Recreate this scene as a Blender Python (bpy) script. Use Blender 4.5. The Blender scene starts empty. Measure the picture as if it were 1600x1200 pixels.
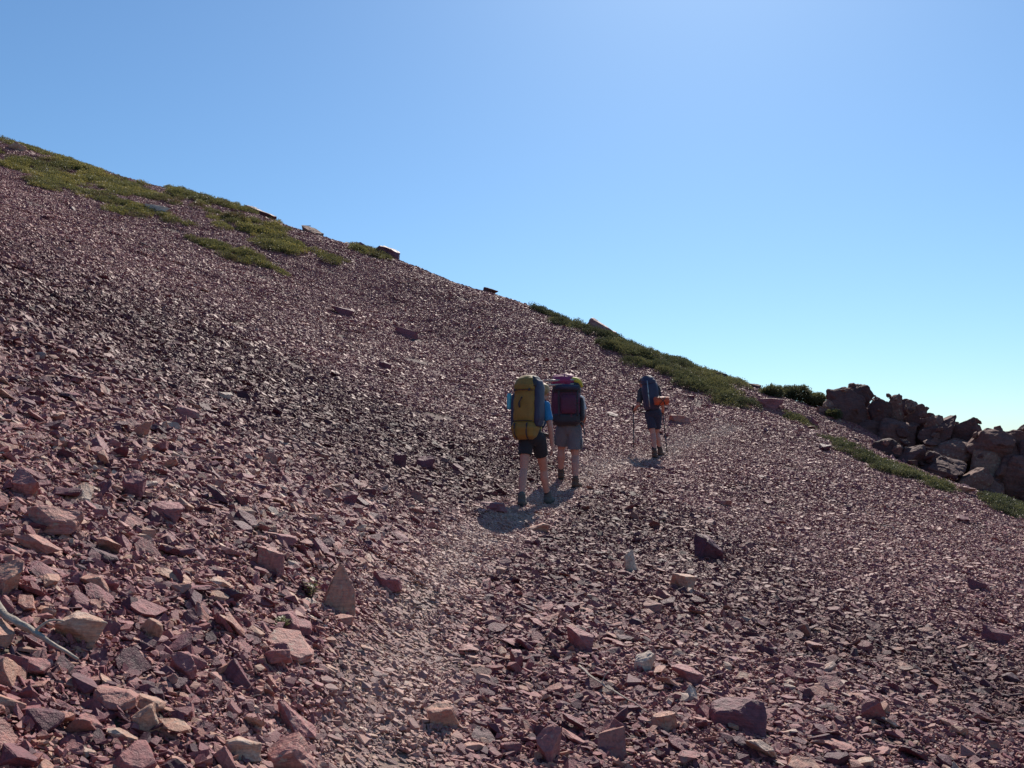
import bpy, bmesh, math, random
import numpy as np
from mathutils import Vector, Matrix, noise
R = math.radians
random.seed(7)
rng = np.random.default_rng(11)
scene = bpy.context.scene
COL = scene.collection

# ------------------------------------------------------------------ camera, sky, sun, exposure
PITCH = R(4.7)
F_PX = 1452.0
EYE = 1.6
cam_data = bpy.data.cameras.new('camera')
cam_data.sensor_width = 36.0
cam_data.lens = 36.0 * F_PX / 1600.0
cam_data.clip_start = 0.05
cam_data.clip_end = 20000
cam = bpy.data.objects.new('camera', cam_data)
cam.location = (0, 0, EYE)
cam.rotation_euler = (R(90) + PITCH, 0, 0)
COL.objects.link(cam)
scene.camera = cam

SUN_ELEV, SUN_AZ = 41.0, 13.0          # azimuth: degrees to the right of straight ahead
world = bpy.data.worlds.new('World')
scene.world = world
world.use_nodes = True
wn = world.node_tree
wn.nodes.clear()
sky = wn.nodes.new('ShaderNodeTexSky')
sky.sky_type = 'NISHITA'
sky.sun_disc = False
sky.sun_elevation = R(SUN_ELEV)
sky.sun_rotation = R(SUN_AZ)
sky.altitude = 1000
sky.air_density = 1.2
sky.dust_density = 0.8
sky.ozone_density = 5.0
bg = wn.nodes.new('ShaderNodeBackground')
bg.inputs['Strength'].default_value = 0.098
wo = wn.nodes.new('ShaderNodeOutputWorld')
tintn = wn.nodes.new('ShaderNodeMix'); tintn.data_type = 'RGBA'; tintn.blend_type = 'MULTIPLY'
tintn.inputs[0].default_value = 1.0
tintn.inputs[7].default_value = (0.76, 0.945, 1.03, 1)      # the phone camera's cooler white balance
wn.links.new(sky.outputs[0], tintn.inputs[6])
wn.links.new(tintn.outputs[2], bg.inputs[0])
wn.links.new(bg.outputs[0], wo.inputs[0])

sun_data = bpy.data.lights.new('sun', 'SUN')
sun_data.energy = 5.0
sun_data.angle = R(0.53)
sun_data.color = (1.0, 0.91, 0.80)
sun = bpy.data.objects.new('sun', sun_data)
sdir = Vector((math.sin(R(SUN_AZ)) * math.cos(R(SUN_ELEV)), math.cos(R(SUN_AZ)) * math.cos(R(SUN_ELEV)), math.sin(R(SUN_ELEV))))
sun.rotation_euler = sdir.to_track_quat('Z', 'Y').to_euler()
sun.location = (0, 0, 60)
COL.objects.link(sun)

scene.view_settings.view_transform = 'Standard'
scene.view_settings.look = 'None'
scene.view_settings.exposure = 0.22
scene.view_settings.gamma = 1.0
scene.view_settings.use_curve_mapping = False
scene.render.engine = 'CYCLES'
scene.cycles.max_bounces = 5
scene.cycles.diffuse_bounces = 3

# ------------------------------------------------------------------ pixel <-> world (1600 x 1200 photo pixels)
cp, sp = math.cos(PITCH), math.sin(PITCH)

def ray(px, py):
    u = (px - 800.0) / F_PX
    v = (600.0 - py) / F_PX
    return u, cp - v * sp, sp + v * cp

def at(px, py, Y):
    a, b, c = ray(px, py)
    return a / b * Y, Y, EYE + c / b * Y

def project(x, y, z):
    zz = z - EYE
    d = y * cp + zz * sp
    vv = -y * sp + zz * cp
    d = np.where(d < 0.05, 0.05, d)
    return 800 + F_PX * x / d, 600 - F_PX * vv / d

def in_poly(px, py, poly):
    px = np.asarray(px); py = np.asarray(py)
    inside = np.zeros(px.shape, bool)
    n = len(poly)
    for i in range(n):
        x0, y0 = poly[i]; x1, y1 = poly[(i + 1) % n]
        c = ((y0 > py) != (y1 > py)) & (px < (x1 - x0) * (py - y0) / ((y1 - y0) if y1 != y0 else 1e-9) + x0)
        inside ^= c
    return inside

def vnoise(x, y, seed=0):
    """smooth value noise, vectorised, -1..1"""
    x = np.asarray(x, float); y = np.asarray(y, float)
    xi = np.floor(x).astype(np.int64); yi = np.floor(y).astype(np.int64)
    fx = x - xi; fy = y - yi
    fx = fx * fx * (3 - 2 * fx); fy = fy * fy * (3 - 2 * fy)
    def h(a, b):
        n = (a * 374761393 + b * 668265263 + seed * 974634) & 0xffffffff
        n = ((n ^ (n >> 13)) * 1274126177) & 0xffffffff
        n = n ^ (n >> 16)
        return (n & 0xffff) / 32767.5 - 1
    return (h(xi, yi) * (1 - fx) + h(xi + 1, yi) * fx) * (1 - fy) + (h(xi, yi + 1) * (1 - fx) + h(xi + 1, yi + 1) * fx) * fy

def fbm(x, y, seed=0, octv=4):
    s = 0; a = 1; t = 0
    for k in range(octv):
        s = s + a * vnoise(x * 2 ** k, y * 2 ** k, seed + k); t += a; a *= 0.5
    return s / t

# ------------------------------------------------------------------ tagging helpers
def tag(o, label=None, cat=None, group=None, kind=None):
    if label: o['label'] = label
    if cat: o['category'] = cat
    if group: o['group'] = group
    if kind: o['kind'] = kind
    return o

def empty(name, loc=(0, 0, 0), yaw=0.0):
    o = bpy.data.objects.new(name, None)
    o.empty_display_size = 0.2
    o.location = loc
    o.rotation_euler = (0, 0, yaw)
    COL.objects.link(o)
    return o

def link_mesh(name, me, mat=None, parent=None, loc=None):
    o = bpy.data.objects.new(name, me)
    if mat is not None and len(me.materials) == 0:
        me.materials.append(mat)
    if parent is not None: o.parent = parent
    if loc is not None: o.location = loc
    COL.objects.link(o)
    return o

def bm_obj(name, bm, mat, parent=None, loc=None, smooth=True):
    me = bpy.data.meshes.new(name)
    bmesh.ops.recalc_face_normals(bm, faces=bm.faces)
    bm.to_mesh(me); bm.free()
    if smooth:
        me.polygons.foreach_set('use_smooth', [True] * len(me.polygons))
    return link_mesh(name, me, mat, parent, loc)

# ------------------------------------------------------------------ materials
def new_mat(name):
    m = bpy.data.materials.new(name)
    m.use_nodes = True
    nt = m.node_tree
    for n in list(nt.nodes):
        nt.nodes.remove(n)
    out = nt.nodes.new('ShaderNodeOutputMaterial')
    b = nt.nodes.new('ShaderNodeBsdfPrincipled')
    nt.links.new(b.outputs[0], out.inputs[0])
    return m, nt, b

def ramp(nt, stops, interp='LINEAR'):
    n = nt.nodes.new('ShaderNodeValToRGB')
    n.color_ramp.interpolation = interp
    e = n.color_ramp.elements
    while len(e) > 1: e.remove(e[-1])
    e[0].position = stops[0][0]; e[0].color = (*stops[0][1], 1)
    for p, c in stops[1:]:
        k = e.new(p); k.color = (*c, 1)
    return n

def math_node(nt, op, a, b=None, clamp=False):
    n = nt.nodes.new('ShaderNodeMath'); n.operation = op; n.use_clamp = clamp
    for i, v in enumerate((a, b)):
        if v is None: continue
        if isinstance(v, (int, float)): n.inputs[i].default_value = v
        else: nt.links.new(v, n.inputs[i])
    return n.outputs[0]

def mix_col(nt, fac, a, b, mode='MIX'):
    n = nt.nodes.new('ShaderNodeMix'); n.data_type = 'RGBA'; n.blend_type = mode
    if isinstance(fac, (int, float)): n.inputs[0].default_value = fac
    else: nt.links.new(fac, n.inputs[0])
    for idx, v in ((6, a), (7, b)):
        if isinstance(v, tuple): n.inputs[idx].default_value = (*v, 1)
        else: nt.links.new(v, n.inputs[idx])
    return n.outputs[2]

def noise_tex(nt, vec, scale, detail=4, rough=0.55):
    n = nt.nodes.new('ShaderNodeTexNoise')
    n.inputs['Scale'].default_value = scale
    n.inputs['Detail'].default_value = detail
    n.inputs['Roughness'].default_value = rough
    if vec is not None: nt.links.new(vec, n.inputs['Vector'])
    return n.outputs[0]

STONE_STOPS = [(0.0, (0.092, 0.032, 0.047)), (0.2, (0.180, 0.061, 0.077)), (0.42, (0.288, 0.100, 0.108)),
               (0.60, (0.362, 0.144, 0.136)), (0.76, (0.44, 0.204, 0.152)), (0.88, (0.50, 0.285, 0.195)),
               (0.95, (0.50, 0.375, 0.300)), (1.0, (0.68, 0.53, 0.41))]

def stone_material(name, scale=1.0, stops=STONE_STOPS, lichen=0.35, rough=0.56):
    m, nt, b = new_mat(name)
    ai = nt.nodes.new('ShaderNodeAttribute'); ai.attribute_type = 'INSTANCER'; ai.attribute_name = 'tint'
    ag = nt.nodes.new('ShaderNodeAttribute'); ag.attribute_type = 'GEOMETRY'; ag.attribute_name = 'piece_tint'
    t = math_node(nt, 'FRACT', math_node(nt, 'ADD', ai.outputs['Fac'], ag.outputs['Fac']))
    tc = nt.nodes.new('ShaderNodeTexCoord')
    off = nt.nodes.new('ShaderNodeVectorMath'); off.operation = 'MULTIPLY_ADD'
    off.inputs[1].default_value = (1, 1, 1)
    cmb = nt.nodes.new('ShaderNodeCombineXYZ')
    s = math_node(nt, 'MULTIPLY', t, 57.0)
    for i in range(3): nt.links.new(s, cmb.inputs[i])
    nt.links.new(tc.outputs['Object'], off.inputs[0]); nt.links.new(cmb.outputs[0], off.inputs[2])
    vec = off.outputs[0]
    n1 = noise_tex(nt, vec, 2.2 * scale, 5, 0.6)
    n2 = noise_tex(nt, vec, 9.0 * scale, 5, 0.65)
    n3 = noise_tex(nt, vec, 30.0 * scale, 3, 0.6)
    tt = math_node(nt, 'ADD', t, math_node(nt, 'MULTIPLY', math_node(nt, 'SUBTRACT', n1, 0.5), 0.34), True)
    cr = ramp(nt, stops)
    nt.links.new(tt, cr.inputs[0])
    # grain
    g = ramp(nt, [(0.3, (0.62, 0.60, 0.62)), (0.52, (1, 1, 1)), (0.75, (1.28, 1.22, 1.15))])
    nt.links.new(n2, g.inputs[0])
    c = mix_col(nt, 1.0, cr.outputs[0], g.outputs[0], 'MULTIPLY')
    # bedding: bands along the short axis of the stone
    mp = nt.nodes.new('ShaderNodeMapping'); mp.inputs['Scale'].default_value = (0.7, 0.7, 9.0)
    nt.links.new(vec, mp.inputs['Vector'])
    nb = noise_tex(nt, mp.outputs[0], 2.4 * scale, 4, 0.6)
    bd = ramp(nt, [(0.36, (0.72, 0.70, 0.72)), (0.5, (1, 1, 1)), (0.64, (1.22, 1.16, 1.08))])
    nt.links.new(nb, bd.inputs[0])
    c = mix_col(nt, 0.7, c, mix_col(nt, 1.0, c, bd.outputs[0], 'MULTIPLY'))
    # pale lichen blotches
    lm = ramp(nt, [(0.56, (0, 0, 0)), (0.64, (1, 1, 1))])
    nl = noise_tex(nt, vec, 4.6 * scale, 6, 0.7)
    nt.links.new(nl, lm.inputs[0])
    sel = math_node(nt, 'MULTIPLY', lm.outputs[0], math_node(nt, 'GREATER_THAN', t, 0.55))
    c = mix_col(nt, math_node(nt, 'MULTIPLY', sel, lichen), c, (0.36, 0.35, 0.27))
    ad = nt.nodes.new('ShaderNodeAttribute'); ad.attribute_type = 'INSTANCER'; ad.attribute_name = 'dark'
    c = mix_col(nt, math_node(nt, 'MAXIMUM', ad.outputs['Fac'], 0.0), c, mix_col(nt, 1.0, c, (0.40, 0.27, 0.31), 'MULTIPLY'))  # positive values: painted shade and mottling darken the stone colour
    dusty = math_node(nt, 'MAXIMUM', math_node(nt, 'MULTIPLY', ad.outputs['Fac'], -1.0), 0.0)
    c = mix_col(nt, dusty, c, (0.44, 0.31, 0.245))
    nt.links.new(c, b.inputs['Base Color'])
    rr = math_node(nt, 'ADD', math_node(nt, 'MULTIPLY', n2, 0.25), rough - 0.06)
    nt.links.new(rr, b.inputs['Roughness'])
    b.inputs['Specular IOR Level'].default_value = 0.32
    bp = nt.nodes.new('ShaderNodeBump')
    bp.inputs['Strength'].default_value = 0.35
    bp.inputs['Distance'].default_value = 0.05 / scale
    h = math_node(nt, 'ADD', math_node(nt, 'ADD', n2, math_node(nt, 'MULTIPLY', n3, 0.5)), math_node(nt, 'MULTIPLY', nb, 0.8))
    nt.links.new(h, bp.inputs['Height'])
    nt.links.new(bp.outputs[0], b.inputs['Normal'])
    return m

MAT_STONE = stone_material('scree_stone')
MAT_BOULDER = stone_material('boulder_rock', 1.0, lichen=0.55)
MAT_PATCH = stone_material('fine_scree', 9.0)
CRAG_STOPS = [(0.0, (0.060, 0.028, 0.028)), (0.3, (0.115, 0.052, 0.048)), (0.55, (0.175, 0.080, 0.066)), (0.75, (0.22, 0.110, 0.085)), (1.0, (0.28, 0.19, 0.14))]
MAT_CRAG = stone_material('crag_rock', 2.2, CRAG_STOPS, lichen=0.5, rough=0.75)

def ground_material():
    m, nt, b = new_mat('scree_dirt')
    tc = nt.nodes.new('ShaderNodeTexCoord')
    v = tc.outputs['Object']
    n1 = noise_tex(nt, v, 0.35, 5); n2 = noise_tex(nt, v, 14, 6, 0.7)
    cr = ramp(nt, [(0.3, (0.075, 0.036, 0.036)), (0.5, (0.12, 0.060, 0.056)), (0.72, (0.17, 0.095, 0.080))])
    nt.links.new(math_node(nt, 'ADD', math_node(nt, 'MULTIPLY', n1, 0.5), math_node(nt, 'MULTIPLY', n2, 0.5)), cr.inputs[0])
    vo = nt.nodes.new('ShaderNodeTexVoronoi'); vo.inputs['Scale'].default_value = 34
    nt.links.new(v, vo.inputs['Vector'])
    pc = mix_col(nt, 0.55, cr.outputs[0], mix_col(nt, 0.8, cr.outputs[0], vo.outputs['Color'], 'MULTIPLY'))
    nt.links.new(pc, b.inputs['Base Color'])
    b.inputs['Roughness'].default_value = 0.85
    bp = nt.nodes.new('ShaderNodeBump'); bp.inputs['Strength'].default_value = 0.8; bp.inputs['Distance'].default_value = 0.02
    nt.links.new(math_node(nt, 'ADD', n2, vo.outputs['Distance']), bp.inputs['Height'])
    nt.links.new(bp.outputs[0], b.inputs['Normal'])
    return m
MAT_GROUND = ground_material()

def trail_material():
    m, nt, b = new_mat('trodden_dirt')
    tc = nt.nodes.new('ShaderNodeTexCoord')
    v = tc.outputs['Object']
    n1 = noise_tex(nt, v, 1.3, 5); n2 = noise_tex(nt, v, 40, 5, 0.7)
    cr = ramp(nt, [(0.3, (0.19, 0.120, 0.098)), (0.5, (0.27, 0.180, 0.142)), (0.7, (0.35, 0.245, 0.195))])
    nt.links.new(math_node(nt, 'ADD', math_node(nt, 'MULTIPLY', n1, 0.5), math_node(nt, 'MULTIPLY', n2, 0.5)), cr.inputs[0])
    nt.links.new(cr.outputs[0], b.inputs['Base Color'])
    b.inputs['Roughness'].default_value = 0.9
    bp = nt.nodes.new('ShaderNodeBump'); bp.inputs['Strength'].default_value = 0.7; bp.inputs['Distance'].default_value = 0.02
    nt.links.new(n2, bp.inputs['Height'])
    nt.links.new(bp.outputs[0], b.inputs['Normal'])
    return m
MAT_TRAIL = trail_material()

def simple_mat(name, col, rough=0.7, var=0.25, scale=30, bump=0.25, dist=0.004, sheen=0.0, metallic=0.0, weave=False):
    m, nt, b = new_mat(name)
    tc = nt.nodes.new('ShaderNodeTexCoord')
    n = noise_tex(nt, tc.outputs['Object'], scale, 5, 0.6)
    nb = noise_tex(nt, tc.outputs['Object'], scale * 0.18, 3, 0.5)
    lo = tuple(c * (1 - var) for c in col); hi = tuple(min(1, c * (1 + var)) for c in col)
    cr = ramp(nt, [(0.3, lo), (0.7, hi)])
    nt.links.new(math_node(nt, 'ADD', math_node(nt, 'MULTIPLY', n, 0.5), math_node(nt, 'MULTIPLY', nb, 0.5)), cr.inputs[0])
    nt.links.new(cr.outputs[0], b.inputs['Base Color'])
    b.inputs['Roughness'].default_value = rough
    b.inputs['Metallic'].default_value = metallic
    if sheen: b.inputs['Sheen Weight'].default_value = sheen
    bp = nt.nodes.new('ShaderNodeBump'); bp.inputs['Strength'].default_value = bump; bp.inputs['Distance'].default_value = dist
    nt.links.new(n, bp.inputs['Height'])
    nt.links.new(bp.outputs[0], b.inputs['Normal'])
    return m

def leaf_material(name, stops):
    m, nt, b = new_mat(name)
    ai = nt.nodes.new('ShaderNodeAttribute'); ai.attribute_type = 'INSTANCER'; ai.attribute_name = 'tint'
    ag = nt.nodes.new('ShaderNodeAttribute'); ag.attribute_type = 'GEOMETRY'; ag.attribute_name = 'piece_tint'
    t = math_node(nt, 'ADD', math_node(nt, 'MULTIPLY', ai.outputs['Fac'], 0.75), math_node(nt, 'MULTIPLY', ag.outputs['Fac'], 0.25), True)
    cr = ramp(nt, stops)
    nt.links.new(t, cr.inputs[0])
    nt.links.new(cr.outputs[0], b.inputs['Base Color'])
    b.inputs['Roughness'].default_value = 0.55
    # thin leaves let some of the back light through
    tr = nt.nodes.new('ShaderNodeBsdfTranslucent')
    nt.links.new(cr.outputs[0], tr.inputs['Color'])
    mx = nt.nodes.new('ShaderNodeMixShader'); mx.inputs[0].default_value = 0.42
    out = [n for n in nt.nodes if n.type == 'OUTPUT_MATERIAL'][0]
    nt.links.new(b.outputs[0], mx.inputs[1]); nt.links.new(tr.outputs[0], mx.inputs[2])
    nt.links.new(mx.outputs[0], out.inputs[0])
    return m
MAT_MAT_L = leaf_material('alpine_mat_leaf', [(0.0, (0.12, 0.075, 0.050)), (0.22, (0.12, 0.095, 0.042)), (0.45, (0.130, 0.125, 0.050)), (0.7, (0.175, 0.168, 0.058)), (0.85, (0.24, 0.205, 0.06)), (1.0, (0.30, 0.245, 0.08))])
MAT_MAT_R = leaf_material('dwarf_juniper_leaf', [(0.0, (0.042, 0.044, 0.024)), (0.4, (0.072, 0.077, 0.038)), (0.75, (0.115, 0.116, 0.050)), (1.0, (0.17, 0.155, 0.062))])

# ------------------------------------------------------------------ terrain
CTRL = [  # photo column, row, distance ahead in metres
 (600,1200,3.95),(650,1000,5.86),(680,900,7.8),(720,850,9.4),(832,790,12.5),(890,760,15),(1020,712,19.4),
 (0,1200,2.5),(0,1000,3.25),(0,800,4.5),(0,600,7.2),(0,500,10.0),(0,400,16),(0,300,31),(0,260,40),(0,222,50),
 (200,1200,2.9),(200,900,4.4),(200,700,7.2),(200,550,13),(200,430,24),(200,350,35),(200,281,48),
 (400,1200,3.2),(400,1000,4.2),(400,850,5.8),(400,700,9.6),(400,600,15),(400,500,25),(400,430,33),(400,337,46),
 (600,850,7.4),(600,750,10.8),(600,650,17),(600,550,27),(600,470,35),(600,402,43),
 (800,700,16.5),(800,650,21),(800,600,26),(800,540,31.5),(800,470,38),
 (800,1200,4.1),(800,1000,6.2),(800,880,8.8),(800,830,10.7),
 (950,560,30.5),(950,528,34),(1000,850,11.2),(1000,900,9.2),(1000,1000,6.8),(1000,1200,4.35),(1000,780,14),(1000,750,15.7),(940,680,20.5),
 (1000,650,24),(1000,600,27.5),(1000,549,32),(1100,690,21.5),(1100,640,25.5),(1100,584,30.5),
 (1200,1200,4.6),(1200,1000,7.5),(1200,900,10.3),(1200,800,14.8),(1200,720,19.6),(1200,660,24.5),(1200,622,28.5),
 (1400,1200,4.9),(1400,1000,8.4),(1400,900,11.5),(1400,800,16),(1400,738,19.8),(1400,715,25),(1400,695,30),
 (1600,1200,5.2),(1600,1000,9.2),(1600,900,12.5),(1600,817,17),(1600,805,23),(1600,792,30),(1300,690,22.6),(1500,776,18.6),(1500,757,25),(1300,650,28),
]
P = [at(*c) for c in CTRL]
# past the crest the ground falls away; beside and behind the photographer it carries on
for (px, py, D) in [(-150,180,53),(0,222,50),(200,281,48),(400,337,46),(600,402,43),(800,470,38),(1000,549,32),(1100,584,30.5),(1200,622,28.5)]:
    x, y, z = at(px, py, D)
    P += [(x * 1.12 + 0.5, y + 6, z - 0.3), (x * 1.3 + 3, y + 17, z - 4.5)]
for (px, py, D) in [(1400,695,30),(1600,792,30)]:
    x, y, z = at(px, py, D)
    P += [(x + 1, y + 5, z - 0.6), (x + 4, y + 14, z - 5)]
P += [(-0.4, 0, 0.0), (-0.2, -5, -0.4), (-5, 0, 2.0), (5, 0, -1.25), (-6, -5, 2.1), (6, -5, -1.9), (-30, 10, 11.5), (-20, 5, 7.6), (-46, 42, 21), (14, 8, -3.2), (22, 16, -4.0), (26, 28, -4.5)]
P = np.array(P)

def tps_fit(P, lam=0.35):
    n = len(P)
    d = np.hypot(P[:, None, 0] - P[None, :, 0], P[:, None, 1] - P[None, :, 1])
    K = np.where(d > 0, d * d * np.log(np.maximum(d, 1e-9)), 0)
    dist = np.hypot(P[:, 0], P[:, 1])
    K = K + np.diag(lam * np.clip(dist / 15, 0.15, 3))
    A = np.zeros((n + 3, n + 3))
    A[:n, :n] = K; A[:n, n] = 1; A[:n, n + 1:] = P[:, :2]; A[n, :n] = 1; A[n + 1:, :n] = P[:, :2].T
    return np.linalg.solve(A, np.concatenate([P[:, 2], [0, 0, 0]]))
W = tps_fit(P)

def tps(x, y):
    x = np.asarray(x, float).ravel(); y = np.asarray(y, float).ravel()
    out = np.empty(len(x)); n = len(P)
    for s in range(0, len(x), 20000):
        xs, ys = x[s:s + 20000], y[s:s + 20000]
        d2 = (xs[:, None] - P[None, :, 0]) ** 2 + (ys[:, None] - P[None, :, 1]) ** 2
        K = 0.5 * d2 * np.log(np.maximum(d2, 1e-12))
        out[s:s + 20000] = K @ W[:n] + W[n] + W[n + 1] * xs + W[n + 2] * ys
    return out

TRAIL = np.array([(-0.1,-6),(-0.35,0),(-0.54,3.9),(-0.62,5.86),(-0.62,7.8),(-0.45,9.4),(-0.05,11),(0.27,12.5),(0.95,15),(1.8,17),(2.9,19.4),(4.1,21.4),(5.6,23.6)])
def trail_dist(x, y):
    x = np.asarray(x, float); y = np.asarray(y, float)
    best = np.full(x.shape, 1e9)
    for (x0, y0), (x1, y1) in zip(TRAIL[:-1], TRAIL[1:]):
        dx, dy = x1 - x0, y1 - y0
        t = np.clip(((x - x0) * dx + (y - y0) * dy) / (dx * dx + dy * dy), 0, 1)
        best = np.minimum(best, np.hypot(x - x0 - t * dx, y - y0 - t * dy))
    return best

GX0, GX1, GY0, GY1, GS = -56.0, 34.0, -8.0, 68.0, 0.25
gx = np.arange(GX0, GX1 + 1e-6, GS); gy = np.arange(GY0, GY1 + 1e-6, GS)
GXX, GYY = np.meshgrid(gx, gy)
H = tps(GXX, GYY).reshape(GXX.shape)
td = trail_dist(GXX, GYY)
far = np.clip(np.hypot(GXX, GYY) / 25, 0.25, 1)
rough = fbm(GXX / 2.6, GYY / 2.6, 3, 4) * 0.16 * far + fbm(GXX / 0.8, GYY / 0.8, 9, 2) * 0.035
rough *= np.clip(td / 1.2, 0.15, 1)
H = H + rough - 0.05 * np.exp(-(td / 0.45) ** 2)

def hz(x, y):
    x = np.asarray(x, float); y = np.asarray(y, float)
    fx = np.clip((x - GX0) / GS, 0, len(gx) - 1.001); fy = np.clip((y - GY0) / GS, 0, len(gy) - 1.001)
    i = fx.astype(int); j = fy.astype(int); a = fx - i; b = fy - j
    return (H[j, i] * (1 - a) + H[j, i + 1] * a) * (1 - b) + (H[j + 1, i] * (1 - a) + H[j + 1, i + 1] * a) * b

def normal(x, y, e=0.3):
    dx = (hz(x + e, y) - hz(x - e, y)) / (2 * e); dy = (hz(x, y + e) - hz(x, y - e)) / (2 * e)
    n = np.stack([-dx, -dy, np.ones_like(dx)], -1)
    return n / np.linalg.norm(n, axis=-1, keepdims=True)

def hit(px, py, ymin=1.5, ymax=66):
    ys = np.arange(ymin, ymax, 0.02)
    a, b, c = ray(px, py)
    xs = a / b * ys; zs = EYE + c / b * ys
    below = np.nonzero(zs < hz(xs, ys))[0]
    k = below[0] if len(below) else None
    if k is None:      # sky: the closest approach to the crest
        k = int(np.argmin((zs - hz(xs, ys)) / ys))
    return float(xs[k]), float(ys[k]), float(hz(xs[k], ys[k]))

def build_ground():
    ox = [2.0 * 1.6 ** k for k in range(1, 16)]
    X = np.concatenate([[GX0 - v for v in reversed(ox)], gx, [GX1 + v for v in ox]])
    Y = np.concatenate([[GY0 - v for v in reversed(ox)], gy, [GY1 + v for v in ox]])
    XX, YY = np.meshgrid(X, Y)
    Z = hz(np.clip(XX, GX0, GX1), np.clip(YY, GY0, GY1))
    out = np.hypot(np.maximum(0, np.maximum(GX0 - XX, XX - GX1)), np.maximum(0, np.maximum(GY0 - YY, YY - GY1)))
    Z = np.maximum(Z - 0.33 * out, np.minimum(Z, -160 + 8 * fbm(XX / 300, YY / 300, 5)))
    nx, ny = len(X), len(Y)
    co = np.stack([XX, YY, Z], -1).reshape(-1, 3)
    idx = np.arange(nx * ny).reshape(ny, nx)
    f = np.stack([idx[:-1, :-1], idx[:-1, 1:], idx[1:, 1:], idx[1:, :-1]], -1).reshape(-1, 4)
    me = bpy.data.meshes.new('scree_slope')
    me.from_pydata(co.tolist(), [], f.tolist())
    me.polygons.foreach_set('use_smooth', [True] * len(me.polygons))
    o = link_mesh('scree_slope', me, MAT_GROUND)
    return tag(o, 'steep slope of reddish purple broken rock rising to the left', kind='structure')
GROUND = build_ground()

def build_trail():
    pts = []
    for (x0, y0), (x1, y1) in zip(TRAIL[1:-1], TRAIL[2:]):
        n = max(2, int(math.hypot(x1 - x0, y1 - y0) / 0.18))
        for k in range(n): pts.append((x0 + (x1 - x0) * k / n, y0 + (y1 - y0) * k / n))
    pts = np.array(pts)
    for _ in range(30): pts[1:-1] = (pts[:-2] + pts[2:] + 2 * pts[1:-1]) / 4
    tan = np.gradient(pts, axis=0); tan /= np.linalg.norm(tan, axis=1, keepdims=True)
    side = np.stack([tan[:, 1], -tan[:, 0]], 1)
    V, Fc = [], []
    m = 7
    for i, (p, s) in enumerate(zip(pts, side)):
        wl = 0.30 + 0.13 * float(vnoise(i * 0.31, 0.5, 4)) + 0.05 * float(vnoise(i * 0.9, 0.5, 6)); wr = 0.30 + 0.13 * float(vnoise(i * 0.27, 7.5, 8))
        for j in range(m):
            t = j / (m - 1); o = -wl + (wl + wr) * t
            x, y = p[0] + s[0] * o, p[1] + s[1] * o
            V.append((x, y, float(hz(x, y)) + (0.003 if 0 < j < m - 1 else -0.03)))
    for i in range(len(pts) - 1):
        for j in range(m - 1):
            a = i * m + j
            Fc.append((a, a + 1, a + m + 1, a + m))
    me = bpy.data.meshes.new('trail')
    me.from_pydata(V, [], Fc)
    me.polygons.foreach_set('use_smooth', [True] * len(me.polygons))
    o = link_mesh('trail', me, MAT_TRAIL)
    return tag(o, 'narrow trodden footpath of pale dust and fine gravel', kind='structure')
build_trail()

# ------------------------------------------------------------------ stone shapes
def cut_poly(bm, co, no):
    r = bmesh.ops.bisect_plane(bm, geom=bm.verts[:] + bm.edges[:] + bm.faces[:], plane_co=co, plane_no=no, clear_outer=True, dist=1e-5)
    ed = [e for e in r['geom_cut'] if isinstance(e, bmesh.types.BMEdge)]
    if len(ed) >= 3:
        try: bmesh.ops.contextual_create(bm, geom=ed)
        except Exception: pass

def hull_bm(rnd, n):
    """angular fragment: the hull of a few points, near-flat neighbours merged into one broken face"""
    bm = bmesh.new()
    for k in range(n):
        a = 2 * math.pi * (k + rnd.uniform(-.4, .4)) / n * 2
        r_ = rnd.uniform(.36, .52)
        bm.verts.new((r_ * math.cos(a), r_ * math.sin(a), rnd.choice((-1, 1)) * rnd.uniform(.22, .5)))
    r = bmesh.ops.convex_hull(bm, input=bm.verts[:])
    junk = [g for g in r['geom_interior'] + r['geom_unused'] if isinstance(g, bmesh.types.BMVert)]
    if junk: bmesh.ops.delete(bm, geom=list(set(junk)), context='VERTS')
    bmesh.ops.dissolve_limit(bm, angle_limit=R(14), verts=bm.verts[:], edges=bm.edges[:])
    return bm

def stone_bm(rnd, L=1.0, Wd=0.7, T=0.35, cuts=9, kind='slab'):
    if kind != 'cut' and rnd.random() < 0.6:
        bm = hull_bm(rnd, rnd.randint(9, 15))
        if kind == 'wedge':
            n = Vector((rnd.uniform(-.5, .5), rnd.uniform(-.4, .4), 1)).normalized()
            cut_poly(bm, n * .16, n)
        bmesh.ops.scale(bm, vec=(L, Wd, T), verts=bm.verts)
        bmesh.ops.recalc_face_normals(bm, faces=bm.faces)
        return bm
    bm = bmesh.new()
    bmesh.ops.create_cube(bm, size=1.0)
    # a skewed block to start from
    for v in bm.verts:
        v.co.x += rnd.uniform(-.2, .2); v.co.y += rnd.uniform(-.2, .2); v.co.z += rnd.uniform(-.16, .16)
    for k in range(cuts):
        if k < cuts * 0.6:      # bevelling side cuts
            a = rnd.uniform(0, 2 * math.pi)
            n = Vector((math.cos(a), math.sin(a), rnd.uniform(-.35, .45)))
            d = rnd.uniform(.30, .47)
        else:
            n = Vector((rnd.gauss(0, 1), rnd.gauss(0, 1), rnd.gauss(0, .8)))
            d = rnd.uniform(.36, .55)
        n.normalize()
        cut_poly(bm, n * d, n)
    if kind == 'wedge':
        n = Vector((rnd.uniform(-.5, .5), rnd.uniform(-.4, .4), 1)).normalized()
        cut_poly(bm, n * .12, n)
    bmesh.ops.scale(bm, vec=(L, Wd, T), verts=bm.verts)
    bmesh.ops.recalc_face_normals(bm, faces=bm.faces)
    return bm

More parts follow.
